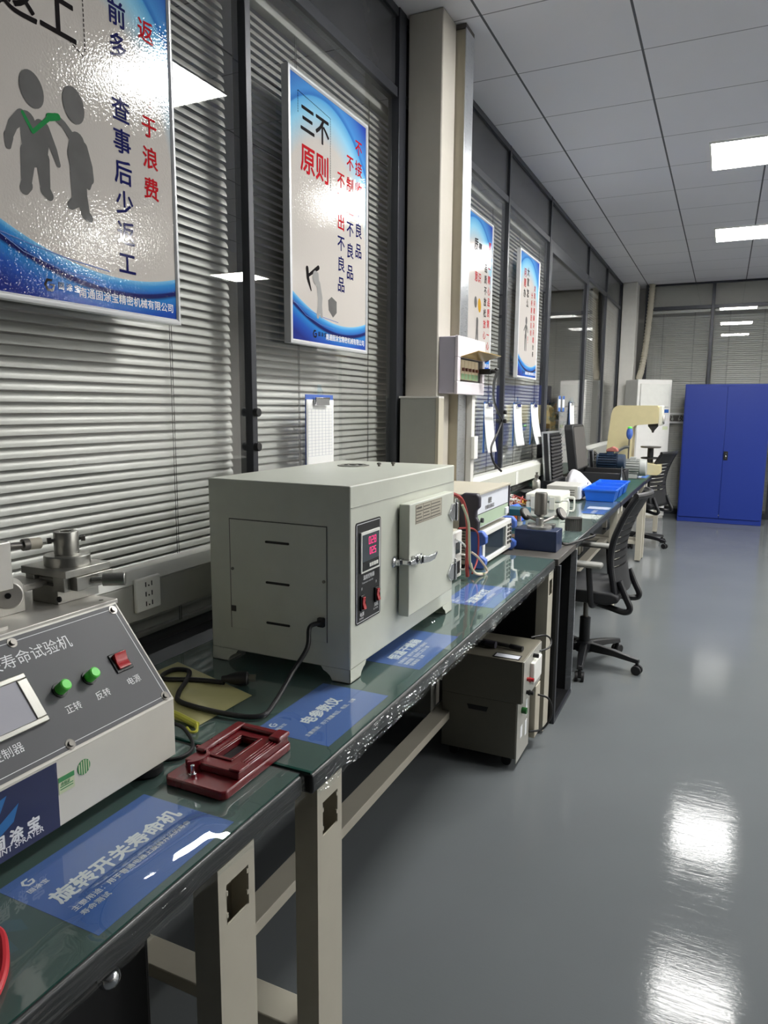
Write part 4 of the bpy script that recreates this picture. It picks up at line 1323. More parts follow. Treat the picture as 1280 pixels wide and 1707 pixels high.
    for (xx, yy) in ((-0.915, 0.925), (-0.915, 0.570), (-1.17, 0.925), (-1.17, 0.570)):
        MB().lathe([(0.026, 0), (0.030, 0.004), (0.029, 0.016), (0.020, 0.025)], (xx, yy, ZB + 0.002)).build('foot', 'rubber', t)
    # top plate
    MB().box(-1.235, -1.016, y0 - 0.008, y1 + 0.006, 1.078, 1.087).build('top_plate', 'steel_white', t, bevel=0.001)
    for (xx, yy) in ((-1.035, 0.950), (-1.22, 0.950), (-1.035, 0.66)):
        MB().cyl((xx, yy, 1.087), (xx, yy, 1.0876), 0.004, n=12).build('plate_screw', 'steel_dark', t)
    ZP = 1.087
    # sliding stage with chuck
    sg = MB()
    sg.use(0)
    sg.prism([(-1.145, ZP), (-1.078, ZP), (-1.078, ZP + 0.025), (-1.060, ZP + 0.025), (-1.060, ZP + 0.052), (-1.088, ZP + 0.052), (-1.088, ZP + 0.034), (-1.137, ZP + 0.034), (-1.137, ZP + 0.052), (-1.160, ZP + 0.052), (-1.160, ZP + 0.025), (-1.145, ZP + 0.025)], 'y', 0.890, 0.985)
    s1 = sg.build('slide_base', 'steel', t, bevel=0.001)
    MB().cyl((-1.135, 0.905, ZP + 0.042), (-1.088, 0.905, ZP + 0.042), 0.007).build('cross_shaft', 'steel', s1)
    MB().cyl((-1.072, 0.8895, ZP + 0.012), (-1.072, 0.887, ZP + 0.012), 0.0055).build('cap_screw', 'black', s1)
    tp = MB().box(-1.166, -1.050, 0.886, 0.990, ZP + 0.052, ZP + 0.066).build('slide_plate', 'steel', t, bevel=0.001)
    MB().box(-1.062, -1.044, 0.905, 0.990, ZP + 0.026, ZP + 0.0515).build('side_block', 'steel', t, bevel=0.001)
    kn = MB()
    kn.cyl((-1.046, 0.940, ZP + 0.040), (-1.030, 0.952, ZP + 0.040), 0.006)
    kn.cyl((-1.030, 0.952, ZP + 0.040), (-0.998, 0.976, ZP + 0.040), 0.0125, n=24)
    kn.build('adjusting_knob', 'steel', t, bevel=0.001)
    ck = MB()
    ck.lathe([(0.041, 0), (0.041, 0.017), (0.039, 0.019), (0.022, 0.019), (0.022, 0.060), (0.021, 0.062), (0.010, 0.062), (0.010, 0.045)], (-1.104, 0.938, ZP + 0.066), n=36)
    ck = ck.build('chuck', 'steel', t)
    for sgn in (-1, 1):
        d = Vector((0.55 * sgn, 0.83 * sgn, 0))
        p = Vector((-1.104, 0.938, ZP + 0.112))
        m = MB().cyl(p + d * 0.021, p + d * 0.026, 0.0030, n=10)
        m.cyl(p + d * 0.026, p + d * 0.033, 0.0055, n=12)
        m.build('set_screw', 'steel_dark', ck)
    # tailstock at the left: block, spindle and large knob
    bl = MB().box(-1.150, -1.074, 0.755, 0.800, ZP + 0.052, ZP + 0.134)
    bl.build('upright_block', 'steel_white', t, bevel=0.002)
    m = MB()
    m.cyl((-1.084, 0.800, ZP + 0.124), (-1.079, 0.826, ZP + 0.123), 0.006)
    m.cyl((-1.079, 0.826, ZP + 0.123), (-1.077, 0.836, ZP + 0.123), 0.0105)
    m.build('spindle', 'steel_dark', t)
    MB().cyl((-1.077, 0.836, ZP + 0.123), (-1.073, 0.856, ZP + 0.122), 0.010).build('spindle_tip', 'inst_beige', t)
    MB().box(-1.19, -1.10, 0.66, 0.84, ZP, ZP + 0.050).build('tail_slide', 'steel', t, bevel=0.001)
    MB().box(-1.19, -1.115, 0.84, 0.90, ZP + 0.030, ZP + 0.042).build('slide_rail', 'steel_white', t, bevel=0.001)
    MB().cyl((-1.118, 0.822, ZP + 0.040), (-1.082, 0.794, ZP + 0.040), 0.024, n=30).build('hand_knob', 'steel_white', t, bevel=0.002)
    MB().cyl((-1.082, 0.794, ZP + 0.040), (-1.0808, 0.793, ZP + 0.040), 0.005, n=14).build('knob_screw', 'black', t)
    MB().box(-1.085, -1.045, 0.655, 0.722, ZP, ZP + 0.022).build('clamp_block', 'inst_beige', t, bevel=0.002)
    MB().cyl((-1.066, 0.69, ZP + 0.022), (-1.066, 0.69, ZP + 0.036), 0.014, n=20).build('clamp_nut', 'steel_white', t)
    MB().box(-1.040, -1.034, 0.690, 0.755, ZP, ZP + 0.005).build('scale_bar', 'steel_white', t)
    return t
test_machine()
t = thing('red_hose', 'short red hose loop at the bottom left edge', 'hose', (-0.72, 0.46, ZB + 0.002))
MB().tube([(-0.86, 0.47, 0.7895), (-0.83, 0.515, 0.7895), (-0.789, 0.530, 0.7895), (-0.750, 0.511, 0.7895), (-0.714, 0.480, 0.7895), (-0.69, 0.44, 0.7895), (-0.685, 0.38, 0.7895)], 0.006, n=10).build('hose', 'red', t)

# ------------------------------------------------------------------ dark red fixture box
def red_box():
    t = thing('red_fixture_box', 'dark red plastic fixture with a long slot and a small bolt', 'fixture', (-0.79, 1.012, ZB + 0.002))
    z = ZB + 0.002
    x0, x1, y0, y1 = -0.858, -0.724, 0.905, 1.120
    b = MB().prism([(x0 + 0.008, y0), (x1 - 0.008, y0), (x1, y0 + 0.008), (x1, y1 - 0.008), (x1 - 0.008, y1), (x0 + 0.008, y1), (x0, y1 - 0.008), (x0, y0 + 0.008)], 'z', z, z + 0.016)
    b.build('base', 'red_gloss', t, bevel=0.003)
    # raised body with open slot: ring of blocks
    bx0, bx1, by0, by1 = x0 + 0.010, x1 - 0.004, y0 + 0.046, y1 - 0.010
    sx0, sx1, sy0, sy1 = -0.808, -0.770, 0.985, 1.070
    r = MB()
    o = [(bx0, by0), (bx1, by0), (bx1, by1), (bx0, by1)]
    i = [(sx0, sy0), (sx1, sy0), (sx1, sy1), (sx0, sy1)]
    za, zb = z + 0.016, z + 0.030
    vs = [(p[0], p[1], h) for p in o + i for h in (za, zb)]
    fs = []
    for k in range(4):
        n = (k + 1) % 4
        fs += [(2 * k, 2 * n, 2 * n + 1, 2 * k + 1), (8 + 2 * k, 8 + 2 * k + 1, 8 + 2 * n + 1, 8 + 2 * n), (2 * k + 1, 2 * n + 1, 8 + 2 * n + 1, 8 + 2 * k + 1), (2 * k, 8 + 2 * k, 8 + 2 * n, 2 * n)]
    r.add(vs, fs)
    rb = r.build('slotted_body', 'red_gloss', t, bevel=0.002)
    fr = MB()
    for a, b2, c, d in ((sx0 - 0.006, sx1 + 0.006, sy0 - 0.006, sy0), (sx0 - 0.006, sx1 + 0.006, sy1, sy1 + 0.006), (sx0 - 0.006, sx0, sy0, sy1), (sx1, sx1 + 0.006, sy0, sy1)):
        fr.box(a, b2, c, d, zb, zb + 0.003)
    fr.build('slot_lip', 'red_gloss', rb, bevel=0.001)
    MB().box(sx0, sx1, sy0, sy1, z + 0.016, z + 0.0165).build('slot_floor', 'black', rb)
    MB().box(bx0, bx0 + 0.020, by0 + 0.030, by1, zb, zb + 0.008).build('long_rib', 'red_gloss', t, bevel=0.003)
    MB().box(bx0 + 0.020, bx1, by1 - 0.016, by1, zb, zb + 0.008).build('end_rib', 'red_gloss', t, bevel=0.003)
    MB().box(bx1 - 0.024, bx1 + 0.003, y1 - 0.045, y1 - 0.006, zb, zb + 0.010).build('corner_block', 'red_gloss', t, bevel=0.004)
    MB().box(bx1 - 0.022, bx1 + 0.002, by0, by0 + 0.030, zb, zb + 0.004).build('corner_block', 'red_gloss', t, bevel=0.003)
    st = MB()
    for k in range(3):
        st.box(bx1 - 0.018 + k * 0.006, bx1 - 0.015 + k * 0.006, by0 + 0.032, y1 - 0.047, zb, zb + 0.003 - k * 0.0005)
    st.build('side_rails', 'red_gloss', t, bevel=0.001)
    h = MB()
    pts = []
    cx, cy, rad = bx0 + 0.004, by0 + 0.012, 0.028
    for k in range(11):
        a = math.radians(-60 + 170 * k / 10)
        pts.append((cx + rad * math.cos(a), cy + rad * math.sin(a)))
    for p, q in zip(pts[:-1], pts[1:]):
        n = Vector((p[0] - cx, p[1] - cy)).normalized() * 0.006
        n2 = Vector((q[0] - cx, q[1] - cy)).normalized() * 0.006
        h.prism([p, q, (q[0] + n2.x, q[1] + n2.y), (p[0] + n.x, p[1] + n.y)], 'z', z + 0.016, zb + 0.006)
    h.build('curved_wall', 'red_gloss', t)
    bt = MB()
    bt.cyl((-0.812, 0.930, z + 0.016), (-0.812, 0.930, z + 0.021), 0.0075, n=6)
    bt.cyl((-0.812, 0.930, z + 0.021), (-0.812, 0.930, z + 0.036), 0.0038, n=14)
    bt.build('bolt', 'chrome', t, bevel=0.0006)
red_box()

# flat yellowish bag
t = thing('plastic_bag', 'flat yellowish plastic bag under the black power cord', 'bag', (-1.12, 1.25, ZB + 0.002))
def bagf(a, b):
    p00, p10, p11, p01 = Vector((-0.957, 1.112)), Vector((-0.950, 1.300)), Vector((-1.255, 1.395)), Vector((-1.265, 1.150))
    p = p00.lerp(p10, a).lerp(p01.lerp(p11, a), b)
    z = ZB + 0.0028 + 0.0042 * math.sin(PI * a) * math.sin(PI * b) * (0.6 + 0.4 * math.sin(a * 11 + b * 7))
    return (p.x, p.y, z)
b = MB().grid(bagf, 24, 24).build('sheet', 'bag_yellow', t)
MB().tube([(-0.955, 1.112, 0.787), (-1.02, 1.125, 0.792), (-1.10, 1.135, 0.794), (-1.20, 1.148, 0.790)], 0.007, n=8).build('rolled_edge', 'bag_edge', t)
MB().tube([(-0.960, 1.115, 0.790), (-0.945, 1.100, 0.791), (-0.935, 1.085, 0.789), (-0.945, 1.080, 0.788), (-0.965, 1.092, 0.788)], 0.003, n=6).build('tie', 'bag_edge', t)
t = thing('thin_lead', 'thin grey-green lead curling out behind the test machine', 'cable', (-0.93, 1.02, ZB + 0.002))
MB().tube([(-1.05, 1.05, 0.788), (-0.98, 1.075, 0.800), (-0.93, 1.060, 0.790), (-0.895, 1.025, 0.786), (-0.895, 0.985, 0.786), (-0.93, 0.965, 0.786), (-1.0, 0.99, 0.786)], 0.0038, n=8).build('lead', 'rubber', t)

# ------------------------------------------------------------------ stacked instruments past the oven
def oscilloscope():
    x1, y0, y1, z0, z1 = -0.876, 2.80, 3.30, ZB + 0.012, 0.935
    t = thing('oscilloscope', 'bench oscilloscope with blue corner bumpers and a dark screen', 'oscilloscope', (-1.0, 3.08, ZB + 0.002))
    MB().box(-1.20, x1 - 0.03, y0 + 0.01, y1 - 0.01, z0, z1).build('case', 'inst_beige', t, bevel=0.004)
    v = MB()
    for i in range(7):
        for j in range(10):
            xx = -1.17 + i * 0.034; zz = z0 + 0.02 + j * 0.0125
            v.box(xx, xx + 0.018, y0 + 0.0088, y0 + 0.0102, zz, zz + 0.005)
    v.build('side_vents', 'shelf_dark', t)
    fb = MB()
    xf = x1
    for a, b2, c, d in ((y0 + 0.03, y1 - 0.03, z0 + 0.002, z0 + 0.022), (y0 + 0.03, y1 - 0.03, z1 - 0.024, z1), (y0 + 0.03, y0 + 0.06, z0 + 0.022, z1 - 0.024), (y1 - 0.115, y1 - 0.03, z0 + 0.022, z1 - 0.024)):
        fb.box(xf - 0.03, xf, a, b2, c, d)
    bz = fb.build('front_bezel', 'white_plastic', t, bevel=0.003)
    MB().box(xf - 0.03, xf - 0.008, y0 + 0.06, y1 - 0.115, z0 + 0.022, z1 - 0.024).build('screen', 'screen_dark', t)
    kb = MB()
    for j in range(5):
        kb.box(xf, xf + 0.003, y1 - 0.10, y1 - 0.075, z0 + 0.03 + j * 0.02, z0 + 0.042 + j * 0.02)
        kb.cyl((xf, y1 - 0.055, z0 + 0.036 + j * 0.02), (xf + 0.008, y1 - 0.055, z0 + 0.036 + j * 0.02), 0.007, n=14)
    kb.build('keys', 'shelf_dark', bz)
    for (ya, yb) in ((y0, y0 + 0.034), (y1 - 0.034, y1)):
        m = MB()
        m.prism([(-0.930, z0 - 0.010), (xf + 0.004, z0 - 0.010), (xf + 0.020, z0 + 0.008), (xf + 0.020, z0 + 0.030), (xf - 0.006, z0 + 0.046), (xf - 0.006, z1 - 0.056), (xf + 0.020, z1 - 0.044), (xf + 0.020, z1 - 0.016), (xf + 0.002, z1 + 0.006), (-0.925, z1 + 0.006), (-0.930, z1 - 0.002)], 'y', ya, yb)
        m.build('bumper', 'scope_blue', t, bevel=0.004)
    return t
oscilloscope()
def tester():
    x1, y0, y1, z0, z1 = -0.884, 2.735, 3.235, 0.952, 1.102
    t = thing('bench_meter', 'beige bench instrument with dark side handles, stacked on the oscilloscope', 'instrument', (-1.08, 2.99, 0.942))
    MB().box(-1.235, x1 - 0.03, y0 + 0.005, y1 - 0.005, z0, z1).build('case', 'inst_beige', t, bevel=0.005)
    v = MB()
    for i in range(9):
        v.box(-1.20 + i * 0.013, -1.194 + i * 0.013, y0 + 0.0035, y0 + 0.0052, z1 - 0.055, z1 - 0.018)
    v.build('side_vents', 'shelf_dark', t)
    fp = MB().box(x1 - 0.03, x1, y0 + 0.03, y1 - 0.012, z0 + 0.004, z1 - 0.004).build('front_panel', 'inst_front', t, bevel=0.002)
    for xx in (-1.2, -1.0):
        for yy in (y0 + 0.08, y1 - 0.04):
            MB().cyl((xx, yy, 0.9355), (xx, yy, z0 + 0.001), 0.012).build('foot', 'rubber', t)
    MB().box(x1, x1 + 0.0015, y0 + 0.035, y1 - 0.016, z0 + 0.010, z0 + 0.062).build('green_panel', 'inst_green', fp)
    MB().box(x1, x1 + 0.0018, y0 + 0.035, y1 - 0.016, z0 + 0.062, z0 + 0.0645).build('divider', 'inst_dark', fp)
    MB().cyl((x1 + 0.0015, y0 + 0.075, z0 + 0.036), (x1 + 0.012, y0 + 0.075, z0 + 0.036), 0.010).build('knob', 'inst_dark', fp)
    MB().box(x1 + 0.0015, x1 + 0.010, y1 - 0.075, y1 - 0.030, z0 + 0.016, z0 + 0.046).build('terminal_block', 'inst_front', fp, bevel=0.002)
    tx = MB()
    write(tx, '程控', (x1 + 0.001, y0 + 0.17, z0 + 0.098), WX, WY, 0.026, 0.02)
    write(tx, '安规综合测试仪', (x1 + 0.001, y0 + 0.13, z0 + 0.074), WX, WY, 0.019, 0.012)
    tx.build('lettering', 'shelf_dark', fp)
    MB().box(x1 - 0.035, x1 + 0.008, y0 + 0.03, y1, z1 - 0.006, z1 + 0.004).build('top_rail', 'inst_beige', t, bevel=0.002)
    MB().prism([(x1 - 0.07, z0 - 0.002), (x1 + 0.012, z0 - 0.002), (x1 + 0.014, z0 + 0.040), (x1 + 0.002, z0 + 0.056), (x1 + 0.002, z0 + 0.085), (x1 + 0.016, z0 + 0.098), (x1 + 0.016, z1 - 0.010), (x1 + 0.004, z1 + 0.004), (x1 - 0.05, z1 + 0.004), (x1 - 0.07, z1 - 0.01)], 'y', y0, y0 + 0.032).build('handle', 'inst_dark', t, bevel=0.006)
    MB().box(x1 - 0.03, x1 + 0.006, y1 - 0.012, y1, z0, z1 + 0.002).build('handle', 'inst_dark', t, bevel=0.003)
tester()
def small_meter():
    t = thing('small_white_meter', 'small white meter squeezed between the oven and the oscilloscope', 'meter', (-0.90, 2.50, ZB + 0.002))
    x1, y0, y1, z0, z1 = -0.825, 2.300, 2.52, ZB + 0.006, 0.975
    x1 = -0.905
    y0, y1 = 2.40, 2.645
    MB().box(-1.12, x1 - 0.02, y0, y1, z0, z1).build('case', 'inst_beige', t, bevel=0.004)
    fp = MB().box(x1 - 0.02, x1, y0 + 0.004, y1 - 0.004, z0 + 0.002, z1 - 0.002).build('front_panel', 'white_plastic', t, bevel=0.004)
    MB().box(x1, x1 + 0.002, y1 - 0.075, y1 - 0.03, z0 + 0.100, z0 + 0.145).build('display', 'screen_dark', fp)
    MB().box(x1, x1 + 0.003, y1 - 0.075, y1 - 0.03, z0 + 0.020, z0 + 0.068).build('terminal_panel', 'black', fp)
    hd = MB().tube([(x1 + 0.002, y1 - 0.018, z0 + 0.03), (x1 + 0.022, y1 - 0.018, z0 + 0.035), (x1 + 0.022, y1 - 0.018, z0 + 0.085), (x1 + 0.002, y1 - 0.018, z0 + 0.09)], 0.004).build('handle', 'white_plastic', t)
    for xx in (-1.09, x1 - 0.03):
        for yy in (y0 + 0.03, y1 - 0.03):
            MB().cyl((xx, yy, ZB + 0.002), (xx, yy, z0 + 0.001), 0.012).build('foot', 'rubber', t)
small_meter()
def lead(name, label, pts, r, m, group='test leads by the oscilloscope'):
    t = thing(name, label, 'cable', (pts[-1][0], pts[-1][1], min(p[2] for p in pts) - r), group)
    MB().tube(pts, r, n=8).build('wire', m, t)
    return t
lead('test_lead', 'thick dark-topped red lead arching down beside the oven', [(-0.96, 2.42, 1.12), (-0.90, 2.46, 1.135), (-0.870, 2.502, 1.118), (-0.868, 2.561, 1.068), (-0.868, 2.595, 1.00), (-0.868, 2.60, 0.928), (-0.868, 2.60, 0.84), (-0.868, 2.61, 0.795)], 0.0075, 'wire_red')
lead('test_lead', 'pale green lead hanging in a long drop in front of the oscilloscope', [(-0.862, 2.51, 1.09), (-0.852, 2.556, 1.02), (-0.852, 2.575, 0.93), (-0.852, 2.59, 0.85), (-0.850, 2.65, 0.802), (-0.840, 2.70, 0.7895), (-0.825, 2.70, 0.7895)], 0.005, 'wire_green')
lead('test_lead', 'pinkish lead looping onto the bench in front of the oscilloscope', [(-0.852, 2.60, 0.895), (-0.845, 2.66, 0.865), (-0.835, 2.72, 0.82), (-0.828, 2.735, 0.790), (-0.840, 2.68, 0.7895), (-0.850, 2.63, 0.81), (-0.852, 2.60, 0.85)], 0.0045, 'wire_white')
lead('test_lead', 'thin red lead arching sideways to the meter stack', [(-0.885, 2.54, 0.995), (-0.868, 2.62, 0.985), (-0.866, 2.69, 0.965), (-0.868, 2.735, 0.93), (-0.868, 2.73, 0.84), (-0.866, 2.66, 0.795)], 0.0035, 'wire_red')
lead('test_lead', 'short white lead plugged into the small white meter', [(-0.900, 2.55, 0.950), (-0.880, 2.58, 0.93), (-0.872, 2.615, 0.90), (-0.872, 2.64, 0.885)], 0.004, 'white_plastic')

# ------------------------------------------------------------------ column-mounted boxes
def distribution_box():
    x0, x1, y0, y1, z0, z1 = -1.184, -1.095, 3.075, 3.465, 1.512, 1.765
    t = thing('distribution_box', 'lilac-grey breaker box on the column with its amber lid flipped open', 'electrical box', ((x0 + x1) / 2, (y0 + y1) / 2, z0))
    b = MB()
    b.box(x0, x1 - 0.012, y0, y1, z0, z1)
    b.build('box', 'db_box', t, bevel=0.004)
    f = MB()
    wy0, wy1, wz0, wz1 = y0 + 0.035, y1 - 0.030, z0 + 0.055, z1 - 0.092
    for a, c, d, e in ((y0 - 0.003, y1 + 0.003, z0 - 0.003, wz0), (y0 - 0.003, y1 + 0.003, wz1, z1 + 0.003), (y0 - 0.003, wy0, wz0, wz1), (wy1, y1 + 0.003, wz0, wz1)):
        f.box(x1 - 0.012, x1 + 0.004, a, c, d, e)
    f.build('front_cover', 'db_front', t, bevel=0.003)
    MB().box(x1 - 0.0125, x1 - 0.0115, wy0, wy1, wz0, wz1).build('recess', 'shelf_dark', t)
    g = MB()
    for i in range(5):
        ya = wy0 + 0.012 + i * 0.050
        bk = MB().box(x1 - 0.011, x1 + 0.002, ya, ya + 0.047, wz0 + 0.008, wz1 - 0.008).build('breaker', 'breaker', t, bevel=0.002)
        MB().box(x1 + 0.002, x1 + 0.003, ya + 0.003, ya + 0.044, wz0 + 0.010, wz0 + 0.036).build('green_label', 'breaker_green', bk)
        MB().box(x1 + 0.002, x1 + 0.010, ya + 0.012, ya + 0.036, wz0 + 0.048, wz0 + 0.062).build('toggle', 'breaker_brown', bk, bevel=0.001)
    lid = MB()
    lid.obox((x1 + 0.045, (wy0 + wy1) / 2 + 0.01, wz1 + 0.014), (0.045, 0, 0.012), (0, (wy1 - wy0) / 2 + 0.012, 0), (-0.0004, 0, 0.0018))
    lid.build('flip_lid', 'amber', t, bevel=0.001)
    p = MB()
    p.box(x1 + 0.002, x1 + 0.060, wy1 - 0.055, wy1 - 0.025, wz0 + 0.042, wz0 + 0.068)
    p.cyl((x1 + 0.060, wy1 - 0.040, wz0 + 0.055), (x1 + 0.085, wy1 - 0.040, wz0 + 0.055), 0.010, 0.006)
    p.build('plug', 'black', t, bevel=0.003)
    return t
distribution_box()
t = thing('hanging_cord', 'black cord drooping from the breaker box down past the first curled clipboard', 'cable', (-1.30, 4.2, 1.03))
MB().tube([(-1.012, 3.395, 1.632), (-1.02, 3.45, 1.628), (-1.14, 3.80, 1.585), (-1.26, 4.20, 1.50), (-1.325, 4.52, 1.42), (-1.340, 4.66, 1.36), (-1.340, 4.55, 1.27), (-1.335, 4.42, 1.19), (-1.325, 4.46, 1.10), (-1.29, 4.52, 1.04)], 0.0075, n=8).build('cord', 'black', t)
for z in (1.42, 1.36):
    o = MB().cyl((XW + 0.015, 4.765, z), (XW + 0.035, 4.765, z), 0.014).build('cable_clip', 'black', bevel=0.002)
    tag(o, '%s black clip on the post beside the hanging cord' % ('upper' if z > 1.4 else 'lower'), 'clip', 'black clips on the post')
def pillar_box():
    t = thing('pillar_cabinet', 'grey-beige boxed casing on the near side of the column, behind the oven', 'casing', (-1.24, 3.03, 0.0))
    MB().box(-1.340, -1.165, 3.000, 3.064, 0.79, 1.490).build('body', 'trunk_grey', t, bevel=0.003)
    MB().box(-1.345, -1.150, 2.998, 3.0635, 1.490, 1.4985).build('top_edge', 'plaster', t, bevel=0.001)
    MB().box(-1.165, -1.150, 2.999, 3.0635, 0.79, 1.490).build('timber_edge', 'inst_beige', t, bevel=0.001)
    MB().box(-1.340, -1.165, 3.000, 3.064, 0.0, 0.79).build('lower_body', 'trunk_grey', t)
pillar_box()
t = thing('wire_duct', 'narrow pale vertical duct with a small white box below the breaker box', 'duct', (-1.12, 3.36, 0.9))
MB().box(-1.138, -1.108, 3.340, 3.385, 0.78, 1.508).build('duct', 'plaster', t, bevel=0.003)
MB().box(-1.108, -1.090, 3.335, 3.390, 1.20, 1.31).build('junction_box', 'white_plastic', t, bevel=0.003)
MB().box(-1.34, -1.138, 3.340, 3.385, 0.78, 1.508).build('backing_board', 'concrete', t)

# ------------------------------------------------------------------ things on the far benches
def spindle_fixture():
    t = thing('spindle_fixture', 'dark blue steel box carrying a grey vertical cylinder and two hand wheels', 'fixture', (-0.77, 3.37, ZB))
    MB().box(-0.868, -0.668, 3.300, 3.430, ZB + 0.001, ZB + 0.100).build('base_box', 'navy_box', t, bevel=0.003)
    m = MB().lathe([(0.058, 0), (0.058, 0.012), (0.050, 0.015), (0.018, 0.015), (0.018, 0.050), (0.016, 0.052)], (-0.765, 3.365, ZB + 0.100), n=32)
    m.build('round_plate', 'steel', t)
    MB().lathe([(0.014, 0), (0.030, 0.012), (0.030, 0.110), (0.027, 0.116), (0, 0.116)], (-0.770, 3.40, ZB + 0.152), n=30).build('cylinder', 'steel_dark', t)
    for (c, d) in (((-0.862, 3.47, ZB + 0.150), (0.80, -0.25, 0.52)), ((-0.700, 3.55, ZB + 0.150), (0.80, -0.25, 0.52))):
        d = Vector(d).normalized(); c = Vector(c)
        m = MB().cyl(c - d * 0.008, c + d * 0.008, 0.034, n=28)
        hw = m.build('hand_wheel', 'black', t, bevel=0.003)
        MB().cyl(c + d * 0.008, c + d * 0.010, 0.026, n=28).build('wheel_face', 'steel_dark', hw)
        MB().cyl(c - d * 0.008, Vector((-0.77, 3.42, ZB + 0.118)), 0.007, n=10).build('wheel_rod', 'steel_dark', hw)
    MB().box(-0.83, -0.70, 3.395, 3.428, ZB + 0.100, ZB + 0.118).build('cross_block', 'steel', t, bevel=0.002)
    return t
spindle_fixture()
def teal_vise():
    t = thing('teal_vise', 'small teal clamp block behind the blue spindle box', 'clamp', (-1.02, 3.85, ZB + 0.001))
    MB().box(-1.10, -0.945, 3.80, 3.93, ZB + 0.085, ZB + 0.120).build('top_block', 'teal', t, bevel=0.003)
    MB().box(-1.10, -1.055, 3.80, 3.93, ZB + 0.001, ZB + 0.085).build('stand', 'teal', t, bevel=0.003)
    MB().box(-1.10, -0.93, 3.79, 3.94, ZB + 0.001, ZB + 0.018).build('foot_plate', 'teal', t, bevel=0.002)
    MB().cyl((-0.985, 3.83, ZB + 0.02), (-0.985, 3.83, ZB + 0.085), 0.010).build('pin', 'chrome', t)
    MB().cyl((-0.985, 3.83, ZB + 0.030), (-0.985, 3.83, ZB + 0.050), 0.020).build('pin_collar', 'steel_white', t)
teal_vise()
o = MB().prism([(-1.16, ZB + 0.003), (-1.04, ZB + 0.003), (-1.05, ZB + 0.06), (-1.09, ZB + 0.10), (-1.15, ZB + 0.08)], 'y', 4.08, 4.22).build('blue_pouch', 'bin_blue', bevel=0.01, seg=3)
tag(o, 'crumpled blue pouch behind the teal clamp', 'pouch')
o = MB().box(-1.07, -1.03, 4.00, 4.06, ZB + 0.003, ZB + 0.085).build('orange_block', 'orange', bevel=0.004)
tag(o, 'small orange block in front of the blue pouch', 'block')
rw = random.Random(11)
wt = thing('wire_tangle', 'tangle of red, white and yellow leads heaped behind the bench meter', 'wires', (-1.15, 4.30, ZB + 0.003))
wt['kind'] = 'stuff'
for k, m in enumerate(('wire_red', 'white_plastic', 'yellow', 'wire_white', 'wire_red')):
    mb = MB()
    for q in range(3):
        pts = [(-1.24 + rw.random() * 0.15, 4.27 + rw.random() * 0.30, ZB + 0.008 + rw.random() * 0.10) for _ in range(7)]
        mb.tube(pts, 0.0045, n=6)
    mb.build('leads', m, wt)
def white_case():
    t = thing('white_case', 'cream hard plastic case with wire handles on the third bench', 'case', (-0.96, 4.45, ZB + 0.002))
    x0, x1, y0, y1 = -1.075, -0.865, 4.33, 4.62
    MB().box(x0, x1, y0, y1, ZB + 0.004, ZB + 0.100).build('case_body', 'white_case', t, bevel=0.010, seg=3)
    MB().box(x0 - 0.004, x1 + 0.004, y0 - 0.004, y1 + 0.004, ZB + 0.103, ZB + 0.150).build('case_lid', 'white_case', t, bevel=0.012, seg=3)
    for xx in (x0 + 0.03, x0 + 0.145):
        MB().box(xx, xx + 0.035, y0 - 0.010, y0 - 0.003, ZB + 0.055, ZB + 0.135).build('clasp', 'cream_plastic', t, bevel=0.003)
    for yy in (y0 + 0.035, y1 - 0.07):
        MB().tube([(x1, yy, ZB + 0.030), (x1 + 0.040, yy, ZB + 0.030), (x1 + 0.045, yy, ZB + 0.095), (x1 + 0.038, yy, ZB + 0.112), (x1, yy, ZB + 0.112)], 0.006, n=8).build('handle', 'white_plastic', t)
white_case()
def pen_cup():
    t = thing('mesh_pen_cup', 'dark grey ribbed metal cup near the front edge past the blue spindle box', 'cup', (-0.715, 3.97, ZB + 0.002))
    cx, cy = -0.712, 3.955
    MB().lathe([(0.044, 0.002), (0.044, 0.070), (0.041, 0.070), (0.041, 0.006), (0, 0.006)], (cx, cy, ZB + 0.001), n=36).build('cup', 'mesh_black', t)
    rb = MB()
    for k in range(24):
        a = 2 * PI * k / 24
        rb.cyl((cx + 0.0445 * math.cos(a), cy + 0.0445 * math.sin(a), ZB + 0.004), (cx + 0.0445 * math.cos(a), cy + 0.0445 * math.sin(a), ZB + 0.069), 0.0016, n=6)
    rb.build('ribs', 'steel_dark', t)
    MB().lathe([(0.042, 0.068), (0.047, 0.069), (0.047, 0.073), (0.042, 0.073)], (cx, cy, ZB + 0.001), n=36).build('rim', 'steel_dark', t)
pen_cup()
t = thing('bubble_wrap', 'clear bubble wrap lying in front of the dark grey cup', 'wrap', (-0.69, 3.78, ZB + 0.002))
MB().grid(lambda a, b: (-0.745 + 0.10 * a, 3.67 + 0.22 * b, ZB + 0.004 + 0.007 * (0.5 + 0.5 * math.sin(a * 60) * math.sin(b * 110)) + 0.006 * math.sin(PI * a)), 44, 70).build('film', 'film', t)
t = thing('black_cable', 'black cable drooping over the corner of the dark cabinet top', 'cable', (-0.62, 3.6, ZB + 0.002))
MB().tube([(-0.672, 3.45, 0.80), (-0.660, 3.50, 0.7875), (-0.635, 3.55, 0.790), (-0.618, 3.62, 0.787), (-0.60, 3.72, 0.785), (-0.59, 3.84, 0.775), (-0.60, 3.98, 0.762), (-0.63, 4.05, 0.755)], 0.006, n=8).build('cable', 'black', t)
